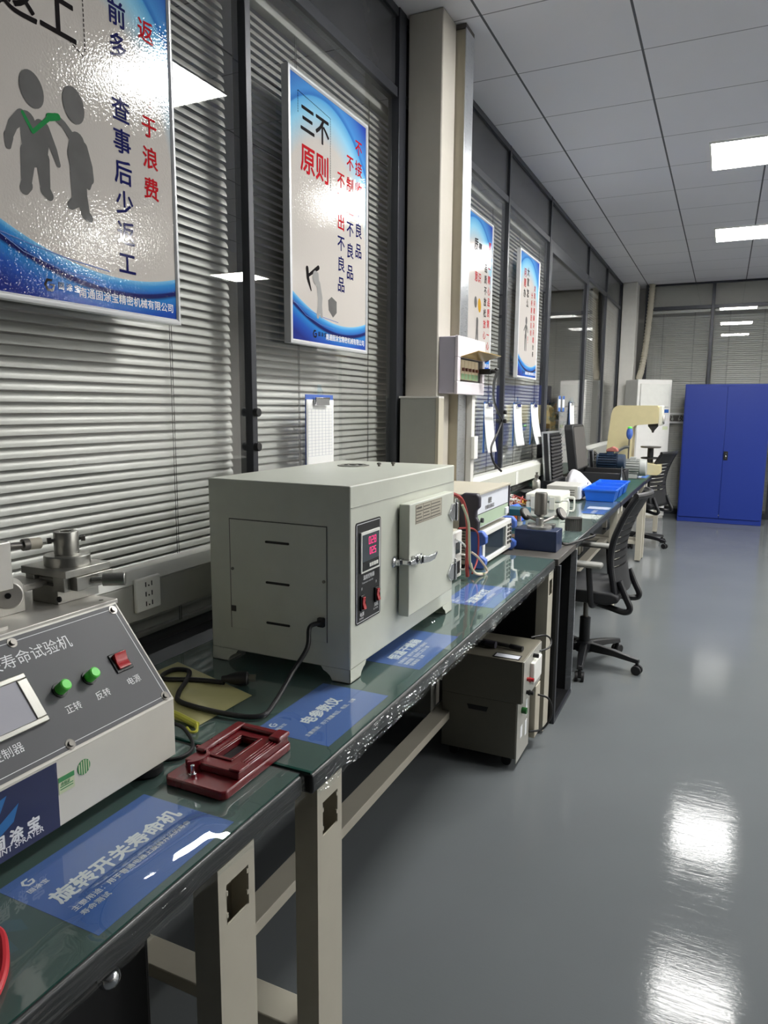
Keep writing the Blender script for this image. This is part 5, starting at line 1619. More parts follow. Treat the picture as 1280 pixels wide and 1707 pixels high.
def beige_box():
    t = thing('beige_instrument', 'low beige instrument with side vents behind the blue bins', 'instrument', (-0.97, 5.36, ZB + 0.002))
    x0, x1, y0, y1 = -1.145, -0.922, 5.22, 5.52
    MB().box(x0, x1, y0, y1, ZB + 0.014, ZB + 0.112).build('case', 'ac_grey', t, bevel=0.005)
    MB().box(x1, x1 + 0.018, y0 + 0.004, y1 - 0.004, ZB + 0.016, ZB + 0.110).build('front_panel', 'inst_front', t, bevel=0.004)
    v = MB()
    for z in (0.045, 0.062, 0.079):
        v.box(x1 - 0.055, x1 - 0.020, y0 - 0.0012, y0, ZB + z, ZB + z + 0.006)
    v.build('side_vents', 'shelf_dark', t)
    for xx in (x0 + 0.03, x1 - 0.03):
        for yy in (y0 + 0.03, y1 - 0.03):
            MB().cyl((xx, yy, ZB + 0.002), (xx, yy, ZB + 0.015), 0.012).build('foot', 'rubber', t)
beige_box()
def bin_box(y0, label):
    t = thing('parts_bin', label, 'bin', (-0.775, y0 + 0.12, ZB + 0.002), 'blue parts bins on the bench')
    x0, x1, y1 = -0.890, -0.665, y0 + 0.235
    zb, zt = ZB + 0.003, ZB + 0.088
    ins = 0.018
    m = MB()
    o = [(x0, y0), (x1, y0), (x1, y1), (x0, y1)]
    b = [(x0 + ins, y0 + ins), (x1 - ins, y0 + ins), (x1 - ins, y1 - ins), (x0 + ins, y1 - ins)]
    th = 0.005
    i1 = [(x0 + th, y0 + th), (x1 - th, y0 + th), (x1 - th, y1 - th), (x0 + th, y1 - th)]
    i0 = [(x0 + ins + th, y0 + ins + th), (x1 - ins - th, y0 + ins + th), (x1 - ins - th, y1 - ins - th), (x0 + ins + th, y1 - ins - th)]
    vs = [(p[0], p[1], zb) for p in b] + [(p[0], p[1], zt) for p in o] + [(p[0], p[1], zt) for p in i1] + [(p[0], p[1], zb + 0.004) for p in i0]
    fs = [(3, 2, 1, 0), (12, 13, 14, 15)]
    for k in range(4):
        n = (k + 1) % 4
        fs += [(k, n, 4 + n, 4 + k), (4 + k, 4 + n, 8 + n, 8 + k), (8 + k, 8 + n, 12 + n, 12 + k)]
    m.add(vs, fs)
    m.build('tub', 'bin_blue', t)
    r = MB()
    for a, b2, c, d in ((x0 - 0.008, x1 + 0.008, y0 - 0.008, y0), (x0 - 0.008, x1 + 0.008, y1, y1 + 0.008), (x0 - 0.008, x0, y0, y1), (x1, x1 + 0.008, y0, y1)):
        r.box(a, b2, c, d, zt - 0.010, zt + 0.002)
    r.build('rim', 'bin_blue', t, bevel=0.001)
bin_box(5.29, 'nearest of the three bright blue parts bins')
bin_box(5.56, 'middle one of the three bright blue parts bins')
bin_box(5.84, 'farthest of the three bright blue parts bins')
t = thing('turntable', 'black round tray standing under the trunking beyond the meter stack', 'tray', (-1.16, 5.02, ZB + 0.002))
MB().lathe([(0.085, 0.002), (0.085, 0.065), (0.080, 0.065)], (-1.16, 5.02, ZB), n=32).build('drum', 'yellow', t)
MB().lathe([(0.125, 0.066), (0.130, 0.070), (0.130, 0.084), (0.122, 0.088), (0, 0.088)], (-1.16, 5.02, ZB), n=40).build('tray', 'black', t)
t = thing('metal_bottle', 'small grey metal canister standing on the black round tray', 'canister', (-1.155, 4.99, ZB + 0.09))
MB().lathe([(0.028, 0), (0.029, 0.004), (0.029, 0.070), (0.022, 0.080), (0.012, 0.084), (0.012, 0.096)], (-1.165, 4.98, ZB + 0.0885), n=24).build('body', 'steel', t)
MB().lathe([(0.014, 0), (0.014, 0.018), (0.008, 0.022), (0.008, 0.034), (0.012, 0.038), (0, 0.040)], (-1.165, 4.98, ZB + 0.184), n=20).build('valve', 'steel_dark', t)

def foam_case(x0, y, w2, h, th, label, lean=0.10, base=True):
    """open tool case seen from the end: aluminium-edged lid standing up, lined with egg-crate foam"""
    t = thing('tool_case', label, 'case', (x0 + w2 / 2, y, ZB + 0.002), 'open tool cases on the far benches')
    zb = ZB + 0.003 + (0.075 if base else 0.0)
    dy = -h * lean
    def Q(a, d, z):        # a across x, d depth along y, z height
        return (x0 + a - z * lean * 0.9, y + d, zb + z)
    def qbox(mb, a0, a1, d0, d1, z0, z1):
        vs = [Q(a, d, z) for z in (z0, z1) for d in (d0, d1) for a in (a0, a1)]
        return mb.add(vs, [(0, 2, 3, 1), (4, 5, 7, 6), (0, 1, 5, 4), (2, 6, 7, 3), (0, 4, 6, 2), (1, 3, 7, 5)])
    qbox(MB(), 0.0, th, 0.0, w2, 0.0, h).build('lid_shell', 'frame_black', t, bevel=0.004)
    e = MB()
    qbox(e, -0.003, 0.010, -0.004, 0.008, 0.0, h + 0.003); qbox(e, th - 0.010, th + 0.003, -0.004, 0.008, 0.0, h + 0.003)
    qbox(e, -0.003, th + 0.003, -0.002, w2, h - 0.008, h + 0.004)
    e.build('edge_profile', 'alu', t, bevel=0.001)
    f = MB()
    f.grid(lambda a, b: Q(th + 0.012 + 0.010 * math.sin(b * h / 0.030 * 2 * PI) * (0.6 + 0.4 * math.sin(a * w2 / 0.03 * 2 * PI)), 0.012 + a * (w2 - 0.02), 0.01 + b * (h - 0.03)), 40, 60)
    f.build('foam', 'foam', t)
    if base:
        MB().box(x0 - 0.005, x0 + th + 0.03, y - 0.01, y + w2, ZB + 0.003, zb + 0.02).build('base', 'frame_black', t, bevel=0.004)
    return t
foam_case(-1.262, 5.66, 0.42, 0.40, 0.055, 'nearest open case lid with foam ridges and aluminium edges', 0.10)
def flight_case():
    t = thing('black_case', 'large open black case with a plain dark grey lid lining', 'case', (-1.03, 6.55, ZB + 0.002))
    x0, x1, y0, y1 = -1.18, -0.76, 6.30, 6.86
    b = MB()
    for a, b2, c, d in ((x0, x1, y0, y0 + 0.02), (x0, x1, y1 - 0.02, y1), (x0, x0 + 0.02, y0 + 0.02, y1 - 0.02), (x1 - 0.02, x1, y0 + 0.02, y1 - 0.02)):
        b.box(a, b2, c, d, ZB + 0.015, ZB + 0.125)
    b.box(x0 + 0.02, x1 - 0.02, y0 + 0.02, y1 - 0.02, ZB + 0.015, ZB + 0.030)
    b.build('case_base', 'case_black', t, bevel=0.006)
    b2 = MB()
    for xx in (x0 + 0.05, x1 - 0.05):
        for yy in (y0 + 0.05, y1 - 0.05):
            b2.cyl((xx, yy, ZB + 0.002), (xx, yy, ZB + 0.016), 0.014)
    b2.build('feet', 'rubber', t)
    l = MB()
    zl, h, le = ZB + 0.125, 0.40, 0.14
    def Q(a, d, z):
        return (x0 - 0.02 + a - z * le, d, zl + z)
    def rr(a0, a1):
        out = []
        r = 0.05
        for cy, cz, s0 in ((y1 - r, h - r, 0), (y0 + r, h - r, 90)):
            for k in range(7):
                an = math.radians(s0 + 90 * k / 6)
                out.append((cy + r * math.cos(an), cz + r * math.sin(an)))
        return [(y0, 0.0)][::-1] + [(y1, 0.0)] + out
    pts = [(y0, 0.0), (y1, 0.0)]
    r = 0.05
    for cy, cz, s0 in ((y1 - r, h - r, 0), (y0 + r, h - r, 90)):
        for k in range(7):
            an = math.radians(s0 + 90 * k / 6)
            pts.append((cy + r * math.cos(an), cz + r * math.sin(an)))
    n = len(pts)
    vs = [Q(0, p[0], p[1]) for p in pts] + [Q(0.075, p[0], p[1]) for p in pts]
    l.add(vs, [(k, (k + 1) % n, n + (k + 1) % n, n + k) for k in range(n)] + [tuple(range(n - 1, -1, -1)), tuple(range(n, 2 * n))])
    l.build('lid', 'case_black', t, bevel=0.008)
    i = MB()
    cyc, czc = (y0 + y1) / 2, h / 2
    p2 = [(cyc + (p[0] - cyc) * 0.90, czc + (p[1] - czc) * 0.90) for p in pts]
    vs = [Q(0.0755, p[0], p[1]) for p in p2] + [Q(0.078, p[0], p[1]) for p in p2]
    i.add(vs, [(k, (k + 1) % n, n + (k + 1) % n, n + k) for k in range(n)] + [tuple(range(n - 1, -1, -1)), tuple(range(n, 2 * n))])
    i.build('lining', 'case_lining', t)
flight_case()
foam_case(-1.135, 7.06, 0.14, 0.27, 0.045, 'small open case lid with brown foam standing behind the large black case', 0.12, base=False)
t = thing('white_cloth', 'white cloth bag with a violet mark slumped in front of the large black case', 'cloth', (-1.03, 5.98, ZB + 0.002))
def clothf(a, b):
    th = 2 * PI * a
    r = (1 - b) ** 0.7
    x = -1.070 + 0.125 * r * math.cos(th) * (1 + 0.12 * math.sin(3 * th)) + 0.03
    y = 5.96 + 0.16 * r * math.sin(th) * (1 + 0.10 * math.sin(5 * th + 1))
    z = ZB + 0.004 + (0.15 - 0.10 * max(0, math.cos(th)) * r) * b ** 0.6 + 0.010 * math.sin(7 * th) * b * (1 - b) * 4
    z += 0.12 * b * (1 - b) * max(0, -math.cos(th)) * 1.6
    return (x, y, z)
MB().grid(clothf, 48, 18).build('cloth', 'cloth', t, angle=80)
MB().prism([(5.87, ZB + 0.075), (5.90, ZB + 0.080), (5.895, ZB + 0.066), (5.875, ZB + 0.060)], 'x', -0.962, -0.959).build('violet_mark', 'ink_blue', t)
def tin_tripod():
    t = thing('clip_stand', 'small wire clip stand between the blue bins and the black case', 'stand', (-0.80, 6.50, ZB + 0.002))
    MB().lathe([(0.035, 0), (0.035, 0.012), (0.010, 0.018), (0.006, 0.10)], (-0.742, 6.20, ZB + 0.002)).build('base', 'cream_plastic', t)
    MB().cyl((-0.742, 6.20, ZB + 0.09), (-0.742, 6.20, ZB + 0.19), 0.004).build('rod', 'steel', t)
    w3 = MB()
    w3.tube([(-0.742, 6.20, ZB + 0.19), (-0.71, 6.22, ZB + 0.10), (-0.70, 6.24, ZB + 0.02)], 0.004)
    w3.tube([(-0.742, 6.20, ZB + 0.19), (-0.76, 6.26, ZB + 0.08), (-0.755, 6.28, ZB + 0.02)], 0.004)
    w3.build('wires', 'black', t)
tin_tripod()
def motor(cx, y, z, L, R, m, label, name='motor', axis='x'):
    t = thing(name, label, 'motor', (cx, y, ZB + 0.002))
    b = MB().cyl((cx - L / 2, y, z), (cx + L / 2 - L * 0.28, y, z), R * 0.92, n=36)
    b.build('housing', m, t)
    f = MB()
    for k in range(20):
        a = 2 * PI * k / 20
        d = Vector((0, math.cos(a), math.sin(a)))
        c = Vector((cx - L * 0.14, y, z)) + d * R
        f.obox(c, (L * 0.34, 0, 0), d * R * 0.12, d.cross(Vector((1, 0, 0))) * R * 0.035)
    f.build('cooling_fins', m, t)
    e = MB().cyl((cx + L * 0.22, y, z), (cx + L * 0.5, y, z), R * 1.08, R * 1.02, n=36)
    e.build('fan_cowl', m, t, bevel=0.006)
    MB().cyl((cx - L / 2 - L * 0.06, y, z), (cx - L / 2, y, z), R * 0.98, n=30).build('end_bell', m, t, bevel=0.004)
    MB().cyl((cx - L / 2 - L * 0.20, y, z), (cx - L / 2 - L * 0.06, y, z), R * 0.16).build('shaft', 'steel', t)
    MB().box(cx - L * 0.25, cx + L * 0.15, y - R * 0.8, y + R * 0.8, ZB + 0.002, z - R * 0.75).build('mounting_foot', m, t, bevel=0.003)
    MB().box(cx - L * 0.20, cx + L * 0.06, y - R * 0.5, y + R * 0.5, z + R * 0.85, z + R * 1.35).build('terminal_box', m, t, bevel=0.004)
motor(-0.755, 7.28, ZB + 0.105, 0.22, 0.075, 'motor_grey', 'light grey finned electric motor in front of the cream press', 'electric_motor')
motor(-0.93, 6.98, ZB + 0.175, 0.24, 0.070, 'motor_blue', 'dark blue finned motor behind the open black case', 'electric_motor')
for i, (x, y, m, h, lab) in enumerate(((-1.17, 7.30, 'white_plastic', 0.13, 'white bottle standing on the far bench near the window post'), (-1.06, 7.34, 'steel_white', 0.16, 'pale metal canister between the blue motor and the press'), (-1.12, 7.55, 'white_plastic', 0.10, 'short white jar on the far bench beside the press'))):
    t = thing('bottle', lab, 'bottle', (x, y, ZB + 0.002))
    MB().lathe([(0.032, 0), (0.034, 0.004), (0.034, h * 0.7), (0.016, h * 0.85), (0.014, h)], (x, y, ZB + 0.002)).build('body', m, t)
    MB().lathe([(0.017, h * 0.97), (0.017, h * 1.12), (0.0, h * 1.12)], (x, y, ZB + 0.002)).build('cap', 'steel_dark', t)
o = MB().prism([(-0.985, ZB + 0.2705), (-0.875, ZB + 0.2705), (-0.885, ZB + 0.300), (-0.925, ZB + 0.318), (-0.975, ZB + 0.295)], 'y', 6.94, 7.03).build('red_rag', 'rag', bevel=0.008, seg=3)
tag(o, 'red and white rag lying on the dark blue motor', 'rag')
def press():
    y0, y1 = 7.70, 7.98
    t = thing('press', 'tall cream C-frame hardness press with a dark round table at the far end', 'press', (-0.85, (y0 + y1) / 2, ZB + 0.002))
    z = ZB + 0.002
    pts = [(-1.090, z + 0.16), (-1.045, z + 0.60)]
    out = [(-1.105, z), (-1.075, z + 0.40), (-1.055, z + 0.62)]
    for k in range(7):
        a = math.radians(180 - 90 * k / 6)
        out.append((-0.975 + 0.075 * math.cos(a), z + 0.625 + 0.075 * math.sin(a)))
    out += [(-0.615, z + 0.700), (-0.600, z + 0.680), (-0.600, z + 0.52), (-0.83, z + 0.50)]
    for k in range(5):
        a = math.radians(90 + 90 * k / 4)
        out.append((-0.800 + 0.04 * math.cos(a), z + 0.46 + 0.04 * math.sin(a)))
    out += [(-0.840, z + 0.13), (-0.75, z + 0.13), (-0.55, z + 0.10), (-0.55, z + 0.02), (-0.58, z)]
    MB().prism(out, 'y', y0, y1).build('frame', 'press_cream', t, bevel=0.012, seg=3)
    MB().box(-0.600, -0.565, y0 + 0.03, y1 - 0.03, z + 0.50, z + 0.70).build('head_cover', 'cream_plastic', t, bevel=0.008)
    h = MB()
    h.lathe([(0.050, 0), (0.050, -0.030), (0.030, -0.055), (0.014, -0.075), (0.010, -0.095)], (-0.655, (y0 + y1) / 2, z + 0.520))
    h.build('indenter', 'shelf_dark', t)
    MB().lathe([(0.030, 0.12), (0.030, 0.27), (0.04, 0.27)], (-0.665, (y0 + y1) / 2, z)).build('lift_screw', 'black', t)
    MB().lathe([(0.095, 0.270), (0.100, 0.274), (0.100, 0.286), (0.0, 0.286)], (-0.665, (y0 + y1) / 2, z), n=36).build('round_table', 'steel_dark', t)
    hw = MB()
    pts = []
    for k in range(25):
        a = 2 * PI * k / 24
        pts.append((-0.665 + 0.085 * math.cos(a), (y0 + y1) / 2 + 0.085 * math.sin(a), z + 0.165))
    hw.tube(pts, 0.008, n=8, smooth=False)
    for k in range(3):
        a = 2 * PI * k / 3
        hw.cyl((-0.665, (y0 + y1) / 2, z + 0.165), (-0.665 + 0.08 * math.cos(a), (y0 + y1) / 2 + 0.08 * math.sin(a), z + 0.165), 0.006, n=8)
    hw.build('hand_wheel', 'black', t)
    MB().cyl((-0.56, y0 + 0.10, z + 0.56), (-0.545, y0 + 0.10, z + 0.56), 0.045).build('dial', 'steel_white', t)
press()
t = thing('hose_bracket', 'grey curved metal arm with a blue-green bulb in front of the press', 'fixture', (-0.92, 7.52, ZB + 0.002))
MB().tube([(-0.985, 7.52, ZB + 0.004), (-0.985, 7.52, ZB + 0.15), (-0.95, 7.52, ZB + 0.24), (-0.885, 7.52, ZB + 0.285), (-0.84, 7.52, ZB + 0.29)], 0.016, n=10).build('arm', 'steel', t)
MB().cyl((-0.845, 7.52, ZB + 0.14), (-0.845, 7.52, ZB + 0.38), 0.007).build('rod', 'steel_dark', t)
MB().sphere((-0.845, 7.52, ZB + 0.425), 0.045, (0.7, 0.7, 1.35)).build('bulb', 'scope_blue', t)
MB().sphere((-0.845, 7.52, ZB + 0.480), 0.025, (0.9, 0.9, 0.6)).build('green_cap', 'green_btn', t)
MB().cyl((-0.93, 7.52, ZB + 0.15), (-0.80, 7.52, ZB + 0.15), 0.014).build('clamp', 'black', t)

# ------------------------------------------------------------------ rolling tester under the second bench
def cart():
    x0, xf, y0, y1 = -0.985, -0.668, 2.665, 2.965
    t = thing('rolling_tester', 'dark beige floor tester on castors under the second bench', 'tester', ((x0 + xf) / 2, (y0 + y1) / 2, 0.0))
    MB().box(x0, xf, y0, y1, 0.048, 0.285).build('lower_body', 'cart_dark', t, bevel=0.003)
    MB().box(x0, xf + 0.020, y0 - 0.004, y1, 0.285, 0.462).build('upper_body', 'cart_dark', t, bevel=0.003)
    MB().box(xf, xf + 0.004, y0 + 0.002, y0 + 0.200, 0.030, 0.284).build('front_plate', 'cart_front', t)
    MB().box(xf + 0.020, xf + 0.024, y0, y1 - 0.004, 0.290, 0.458).build('upper_plate', 'cart_front', t)
    MB().box(xf - 0.002, xf + 0.026, y1 - 0.085, y1 - 0.004, 0.05, 0.282).build('side_cover', 'inst_beige', t, bevel=0.003)
    h = MB()
    h.prism([(-0.875, 0.248), (-0.785, 0.248), (-0.792, 0.228), (-0.868, 0.228)], 'y', y0 - 0.001, y0 + 0.001)
    h.build('handle_slot', 'black', t)
    m = MB()
    m.box(-0.770, -0.672, y0 + 0.012, y0 + 0.055, 0.462, 0.4635)
    m.build('top_window', 'inst_front', t)
    w2 = MB()
    for a, b2, c, d in ((-0.776, -0.668, y0 + 0.008, y0 + 0.012), (-0.776, -0.668, y0 + 0.055, y0 + 0.059), (-0.776, -0.770, y0 + 0.012, y0 + 0.055), (-0.672, -0.668, y0 + 0.012, y0 + 0.055)):
        w2.box(a, b2, c, d, 0.462, 0.4645)
    w2.build('window_frame', 'black', t)
    xx = xf + 0.024
    MB().box(xx, xx + 0.018, y0 + 0.10, y0 + 0.235, 0.335, 0.425).build('white_socket_plate', 'white_plastic', t, bevel=0.004)
    for z, m2 in ((0.373, 'red_switch'), (0.318, 'black')):
        kb = MB()
        kb.cyl((xx, y0 + 0.055, z), (xx + 0.028, y0 + 0.055, z), 0.008)
        kb.cyl((xx + 0.008, y0 + 0.055, z), (xx + 0.016, y0 + 0.055, z), 0.011)
        kb.build('terminal', m2, t)
    MB().cyl((xx, y0 + 0.15, 0.442), (xx + 0.022, y0 + 0.15, 0.442), 0.009).build('knob', 'black', t)
    MB().cyl((xf + 0.004, y0 + 0.070, 0.232), (xf + 0.024, y0 + 0.070, 0.232), 0.013).build('green_button', 'green_dark', t)
    for (ya, yb, za, zb) in ((y0 + 0.055, y0 + 0.085, 0.115, 0.165), (y0 + 0.135, y0 + 0.160, 0.180, 0.250), (y0 + 0.130, y0 + 0.160, 0.095, 0.160)):
        MB().box(xf + 0.004, xf + 0.0048, ya, yb, za, zb).build('label_plate', 'white_ink', t)
    MB().tube([(xf + 0.026, y1 - 0.05, 0.235), (xf + 0.070, y1 - 0.03, 0.215), (xf + 0.085, y1 - 0.03, 0.15), (xf + 0.055, y1 - 0.06, 0.09), (xf + 0.006, y1 - 0.10, 0.085)], 0.0045).build('cable', 'black', t)
    MB().tube([(xx, y1 - 0.04, 0.425), (xx + 0.03, y1 + 0.01, 0.430), (xx + 0.03, y1 + 0.04, 0.455), (xx + 0.005, y1 + 0.03, 0.475), (xf - 0.02, y1 - 0.01, 0.470)], 0.004).build('cable', 'black', t)
    for xw in (x0 + 0.045, xf - 0.045):
        for yw in (y0 + 0.04, y1 - 0.04):
            c = MB()
            c.cyl((xw, yw - 0.010, 0.021), (xw, yw + 0.010, 0.021), 0.021, n=18)
            w3 = c.build('castor', 'rubber', t, bevel=0.002)
            MB().box(xw - 0.012, xw + 0.012, yw - 0.014, yw + 0.014, 0.036, 0.049).build('bracket', 'steel', w3)
cart()
t = thing('probe_grips', 'pair of black probe grips lying on top of the rolling tester', 'probe', (-0.80, 2.80, 0.464))
MB().cyl((-0.895, 2.775, 0.477), (-0.835, 2.770, 0.477), 0.012).build('grip', 'black', t)
MB().cyl((-0.835, 2.770, 0.479), (-0.790, 2.765, 0.479), 0.0145).build('collar', 'inst_dark', t)
MB().cyl((-0.860, 2.815, 0.474), (-0.735, 2.790, 0.474), 0.009).build('rod', 'shelf_dark', t)
MB().cyl((-0.735, 2.790, 0.475), (-0.680, 2.778, 0.475), 0.0105).build('grip', 'black', t)
t = thing('under_bench_dark_box', 'black box added to fill the dark under the nearest bench', 'cabinet', (-1.04, 0.2, 0))
MB().box(-1.27, -0.80, -0.25, 0.795, 0.002, 0.62).build('body', 'black', t, bevel=0.004)  # added black box, lengthened to keep the space under the bench dark
MB().box(-0.80, -0.79, -0.23, 0.78, 0.02, 0.60).build('door', 'black', t, bevel=0.002)
t = thing('drawer_lever', 'small bright metal lever and ball hanging under the nearest bench', 'lever', (-0.75, 0.66, 0.60))
MB().tube([(-0.76, 0.645, 0.655), (-0.745, 0.685, 0.665), (-0.740, 0.700, 0.668)], 0.004).build('arm', 'steel', t)
MB().sphere((-0.752, 0.668, 0.628), 0.017).build('ball', 'chrome', t)
MB().box(-0.80, -0.72, 0.62, 0.72, 0.668, 0.738).build('bracket', 'black', t)

# ------------------------------------------------------------------ chairs
def chair_proto():
    t = thing('office_chair', 'black mesh-back swivel chair nearest the camera, tucked at the third bench', 'chair', (0, 0, 0), 'black swivel chairs at the benches')
    # seat faces -x
    s = MB()
    out = [(-0.30, 0.455), (-0.27, 0.475), (0.0, 0.485), (0.17, 0.485), (0.21, 0.470), (0.21, 0.435), (0.15, 0.415), (-0.22, 0.415), (-0.29, 0.430)]
    s.prism(out, 'y', -0.235, 0.235)
    s.build('seat', 'chair_black', t, bevel=0.022, seg=4)
    MB().box(-0.14, 0.12, -0.10, 0.10, 0.385, 0.420).build('tilt_mechanism', 'chair_frame', t, bevel=0.01)
    prof = [(0.215, 0.47), (0.200, 0.55), (0.185, 0.63), (0.185, 0.72), (0.205, 0.80), (0.235, 0.88), (0.270, 0.95), (0.300, 1.00)]
    def backp(a, b, off):
        q = b * (len(prof) - 1); i = min(int(q), len(prof) - 2); f = q - i
        x = prof[i][0] + (prof[i + 1][0] - prof[i][0]) * f
        z = prof[i][1] + (prof[i + 1][1] - prof[i][1]) * f
        y = (a - 0.5) * (0.44 - 0.05 * b ** 3)
        return (x + off - 0.045 * (2 * a - 1) ** 2 + 0.0, y, z)
    # back shell with horizontal slots: bands of mesh
    bk = MB()
    NB = 15
    for k in range(NB):
        b0, b1 = k / NB, (k + 1) / NB
        slot = 3 <= k <= 10
        b1s = b1 - (0.018 if slot else -0.0005)
        for off, flip in ((0.0, False), (0.016, True)):
            pass
        vs = []; n = 12
        for off in (0.0, 0.016):
            for bb in (b0, b1s):
                for i in range(n + 1):
                    vs.append(backp(0.07 + 0.86 * i / n, bb, off))
        m = n + 1
        fs = []
        for i in range(n):
            fs += [(i, m + i, m + i + 1, i + 1), (2 * m + i, 2 * m + i + 1, 3 * m + i + 1, 3 * m + i), (i, i + 1, 2 * m + i + 1, 2 * m + i), (m + i, 3 * m + i, 3 * m + i + 1, m + i + 1)]
        fs += [(0, 2 * m, 3 * m, m), (n, m + n, 3 * m + n, 2 * m + n)]
        bk.add(vs, fs)
    bk.build('backrest', 'chair_black', t)
    fr = MB()
    for a in (0.04, 0.96):
        fr.tube([backp(a, b / 8, 0.008) for b in range(9)], 0.017, n=10)
    fr.tube([backp(i / 8, 1.0, 0.008) for i in range(9)], 0.017, n=10)
    fr.build('back_frame', 'chair_frame', t)
    sp = MB()
    for yy in (-0.17, 0.17):
        sp.tube([(0.0, yy * 0.5, 0.400), (0.14, yy * 0.8, 0.385), (0.235, yy, 0.375), (0.262, yy, 0.400), (0.235, yy, 0.46), (0.200, yy, 0.54)], 0.017, n=10)
    sp.build('back_support', 'chair_frame', t)
    for sgn in (-1, 1):
        a = MB()
        a.tube([(0.08, sgn * 0.12, 0.405), (0.08, sgn * 0.27, 0.420), (0.07, sgn * 0.285, 0.52), (0.06, sgn * 0.285, 0.625)], 0.016, n=10)
        ar = a.build('armrest', 'chair_frame', t)
        MB().box(-0.13, 0.13, sgn * 0.285 - 0.035, sgn * 0.285 + 0.035, 0.625, 0.652).build('arm_pad', 'chair_grey', ar, bevel=0.012, seg=3)
    MB().cyl((0, 0, 0.24), (0, 0, 0.386), 0.014).build('gas_lift', 'steel_dark', t)
    MB().lathe([(0.030, 0.10), (0.030, 0.27), (0.024, 0.275)], (0, 0, 0)).build('lift_cover', 'chair_frame', t)
    st = MB().lathe([(0.050, 0.075), (0.050, 0.125), (0.036, 0.135)], (0, 0, 0))
    hub = st.build('hub', 'chair_frame', t)
    for k in range(5):
        a = math.radians(-10 + 72 * k)
        d = Vector((math.cos(a), math.sin(a), 0)); sd = Vector((-d.y, d.x, 0))
        vs = []
        for r, w2, zt, zb in ((0.03, 0.028, 0.128, 0.082), (0.18, 0.024, 0.112, 0.080), (0.315, 0.017, 0.088, 0.064)):
            for sy, zz in ((-1, zb), (1, zb), (0.7, zt), (-0.7, zt)):
                p = d * r + sd * (w2 * sy)
                vs.append((p.x, p.y, zz))
        fs = [(3, 2, 1, 0), (8, 9, 10, 11)]
        for i in range(2):
            for q in range(4):
                fs.append((i * 4 + q, i * 4 + (q + 1) % 4, i * 4 + 4 + (q + 1) % 4, i * 4 + 4 + q))
        lg = MB().add(vs, fs).build('leg', 'chair_frame', t, bevel=0.004)
        e = d * 0.305
        c = MB()
        for s2 in (-1, 1):
            c.cyl((e.x + sd.x * 0.008 * s2, e.y + sd.y * 0.008 * s2, 0.027), (e.x + sd.x * 0.024 * s2, e.y + sd.y * 0.024 * s2, 0.027), 0.027, n=20)
        c.cyl((e.x - sd.x * 0.008, e.y - sd.y * 0.008, 0.027), (e.x + sd.x * 0.008, e.y + sd.y * 0.008, 0.027), 0.010, n=10)
        c.cyl((e.x, e.y, 0.03), (e.x, e.y, 0.066), 0.009, n=10)
        c.build('castor', 'rubber', lg, bevel=0.003)
    return t
ch = chair_proto()
ch2 = copy_tree(ch)
ch.location = (-0.640, 4.06, 0)
ch.rotation_euler.z = math.radians(-2)
ch2.location = (-0.745, 8.03, 0)
ch2.rotation_euler.z = math.radians(-18)
ch2['label'] = 'black mesh-back swivel chair farther away, beside the blue cabinet'

# ------------------------------------------------------------------ far end of the room
def blue_cabinet():
    x0, x1, y0, y1, H = -0.475, 0.505, 9.99, 10.42, 1.762
    t = thing('steel_cabinet', 'tall royal blue two-door steel cabinet against the far wall', 'cabinet', ((x0 + x1) / 2, (y0 + y1) / 2, 0))
    MB().box(x0, x1, y0 + 0.012, y1, 0.0, H).build('carcass', 'cabinet_blue', t, bevel=0.004)
    xm = (x0 + x1) / 2
    d1 = MB().box(x0 + 0.012, xm - 0.002, y0, y0 + 0.0125, 0.065, H - 0.03).build('door', 'cabinet_blue', t, bevel=0.004)
    d2 = MB().box(xm + 0.002, x1 - 0.012, y0, y0 + 0.0125, 0.065, H - 0.03).build('door', 'cabinet_blue', t, bevel=0.004)
    MB().box(xm + 0.006, xm + 0.056, y0 - 0.010, y0, 0.815, 0.925).build('lock_plate', 'black', d2, bevel=0.004)
    MB().cyl((xm + 0.031, y0 - 0.020, 0.888), (xm + 0.031, y0 - 0.010, 0.888), 0.013).build('lock_knob', 'chrome', d2, bevel=0.001)
    MB().box(xm + 0.024, xm + 0.038, y0 - 0.018, y0 - 0.010, 0.835, 0.872).build('lock_handle', 'chrome', d2, bevel=0.003)
    MB().cyl((xm, y0 - 0.002, 0.105), (xm, y0, 0.105), 0.008).build('screw', 'steel', d1)
blue_cabinet()
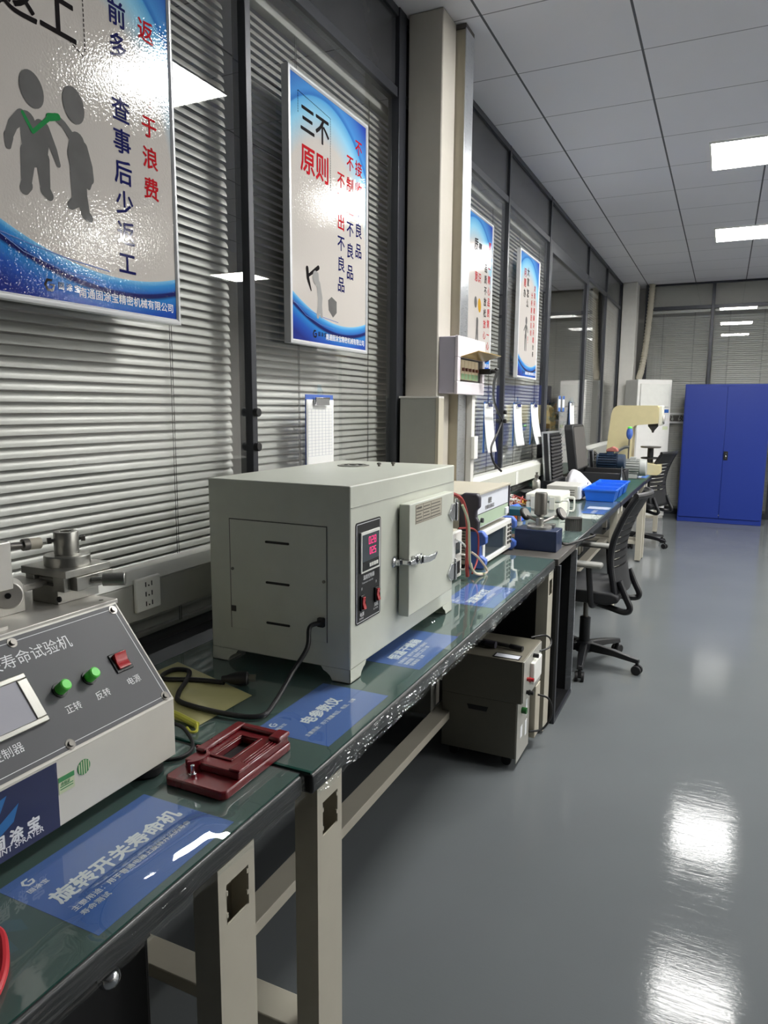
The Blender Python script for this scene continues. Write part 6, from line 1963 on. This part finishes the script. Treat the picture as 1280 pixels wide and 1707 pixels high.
def aircon():
    W2, D, H = 0.235, 0.38, 1.828
    t = thing('air_conditioner', 'tall white floor-standing air conditioner in the far left corner', 'air conditioner', (0, 0, 0))
    x0, x1, y0, y1 = -W2, W2, 0.0, D
    MB().box(x0, x1, y0 + 0.02, y1, 0.03, H).build('body', 'ac_white', t, bevel=0.010, seg=3)
    MB().box(x0 + 0.01, x1 - 0.01, y0 + 0.03, y1 - 0.01, 0.0, 0.031).build('plinth', 'ac_grey', t)
    MB().box(x0 + 0.035, x1 - 0.035, y0, y0 + 0.022, H - 0.355, H - 0.055).build('outlet_flap', 'white_plastic', t, bevel=0.008)
    MB().box(x0 + 0.01, x1 - 0.01, y0 + 0.006, y0 + 0.022, 0.08, H - 0.375).build('front_panel', 'ac_white', t, bevel=0.006)
    g = MB()
    for i in range(16):
        g.box(x0 + 0.05, x1 - 0.05, y0 + 0.003, y0 + 0.007, 0.12 + i * 0.028, 0.132 + i * 0.028)
    g.build('inlet_grille', 'ac_grey', t)
    for i, (z, m) in enumerate(((1.42, 'card_blue'), (1.35, 'paper'), (1.27, 'paper'), (1.20, 'sticker_pale'))):
        MB().box(x1 - 0.105, x1 - 0.035, y0 + 0.004, y0 + 0.0062, z - 0.022, z + 0.022).build('sticker', m, t)
    th = math.radians(32)
    t.location = (-1.035 + W2 * math.cos(th), 9.90 + W2 * math.sin(th), 0)
    t.rotation_euler.z = th
aircon()
t = thing('corrugated_pipe', 'pale corrugated pipe running down from the ceiling to the air conditioner', 'pipe', (-1.03, 10.5, 1.80))
pr = []
path = [(-1.00, 10.56, 3.10), (-1.01, 10.56, 2.80), (-1.025, 10.55, 2.50), (-1.045, 10.53, 2.20), (-1.075, 10.48, 1.95), (-1.10, 10.42, 1.83)]
MB().tube(path, 0.036, n=12).build('pipe', 'inst_beige', t)
ring = MB()
for i in range(len(path) - 1):
    a, b = Vector(path[i]), Vector(path[i + 1])
    d = (b - a).normalized()
    for k in range(7):
        p = a.lerp(b, k / 7)
        ring.cyl(p - d * 0.010, p + d * 0.010, 0.042, n=12)
ring.build('corrugations', 'inst_beige', t)
t = thing('wall_notice', 'grey and white notice strip on the far blind, half behind the blue cabinet', 'sign', (-0.55, 10.64, 1.27))
MB().box(-0.70, -0.32, 10.635, 10.644, 1.255, 1.395).build('board', 'paper', t)
MB().box(-0.70, -0.32, 10.633, 10.6351, 1.278, 1.372).build('grey_band', 'trunk_grey', t)
mb = MB()
write(mb, '放置处', (-0.735, 10.632, 1.290), (1, 0, 0), (0, 0, 1), 0.088, 0.03)
mb.build('lettering', 'shelf_dark', t)
t = thing('room_plant', 'dark leafy plant seen through the far glass, behind the small case lid', 'plant', (-1.75, 8.6, 0.0))
rp = random.Random(4)
lf = MB()
for i in range(70):
    c = Vector((-1.75 + rp.uniform(-0.16, 0.16), 8.6 + rp.uniform(-0.22, 0.22), 0.95 + rp.random() * 0.55))
    d = Vector((rp.uniform(-1, 1), rp.uniform(-1, 1), rp.uniform(-0.3, 0.9))).normalized()
    s2 = d.orthogonal().normalized()
    L = rp.uniform(0.06, 0.12)
    lf.add([c, c + d * L * 0.5 + s2 * L * 0.28, c + d * L, c + d * L * 0.5 - s2 * L * 0.28], [(0, 1, 2, 3)])
K('leaf', '#2c4a2a', 0.5)
lf.build('leaves', 'leaf', t, solid=0.002)
MB().tube([(-1.75, 8.6, 0.3), (-1.74, 8.61, 0.8), (-1.75, 8.6, 1.3)], 0.015).build('stem', 'shelf_dark', t)
MB().lathe([(0.14, 0), (0.18, 0.34), (0.16, 0.34), (0.15, 0.30), (0, 0.30)], (-1.75, 8.6, 0)).build('pot', 'white_plastic', t)
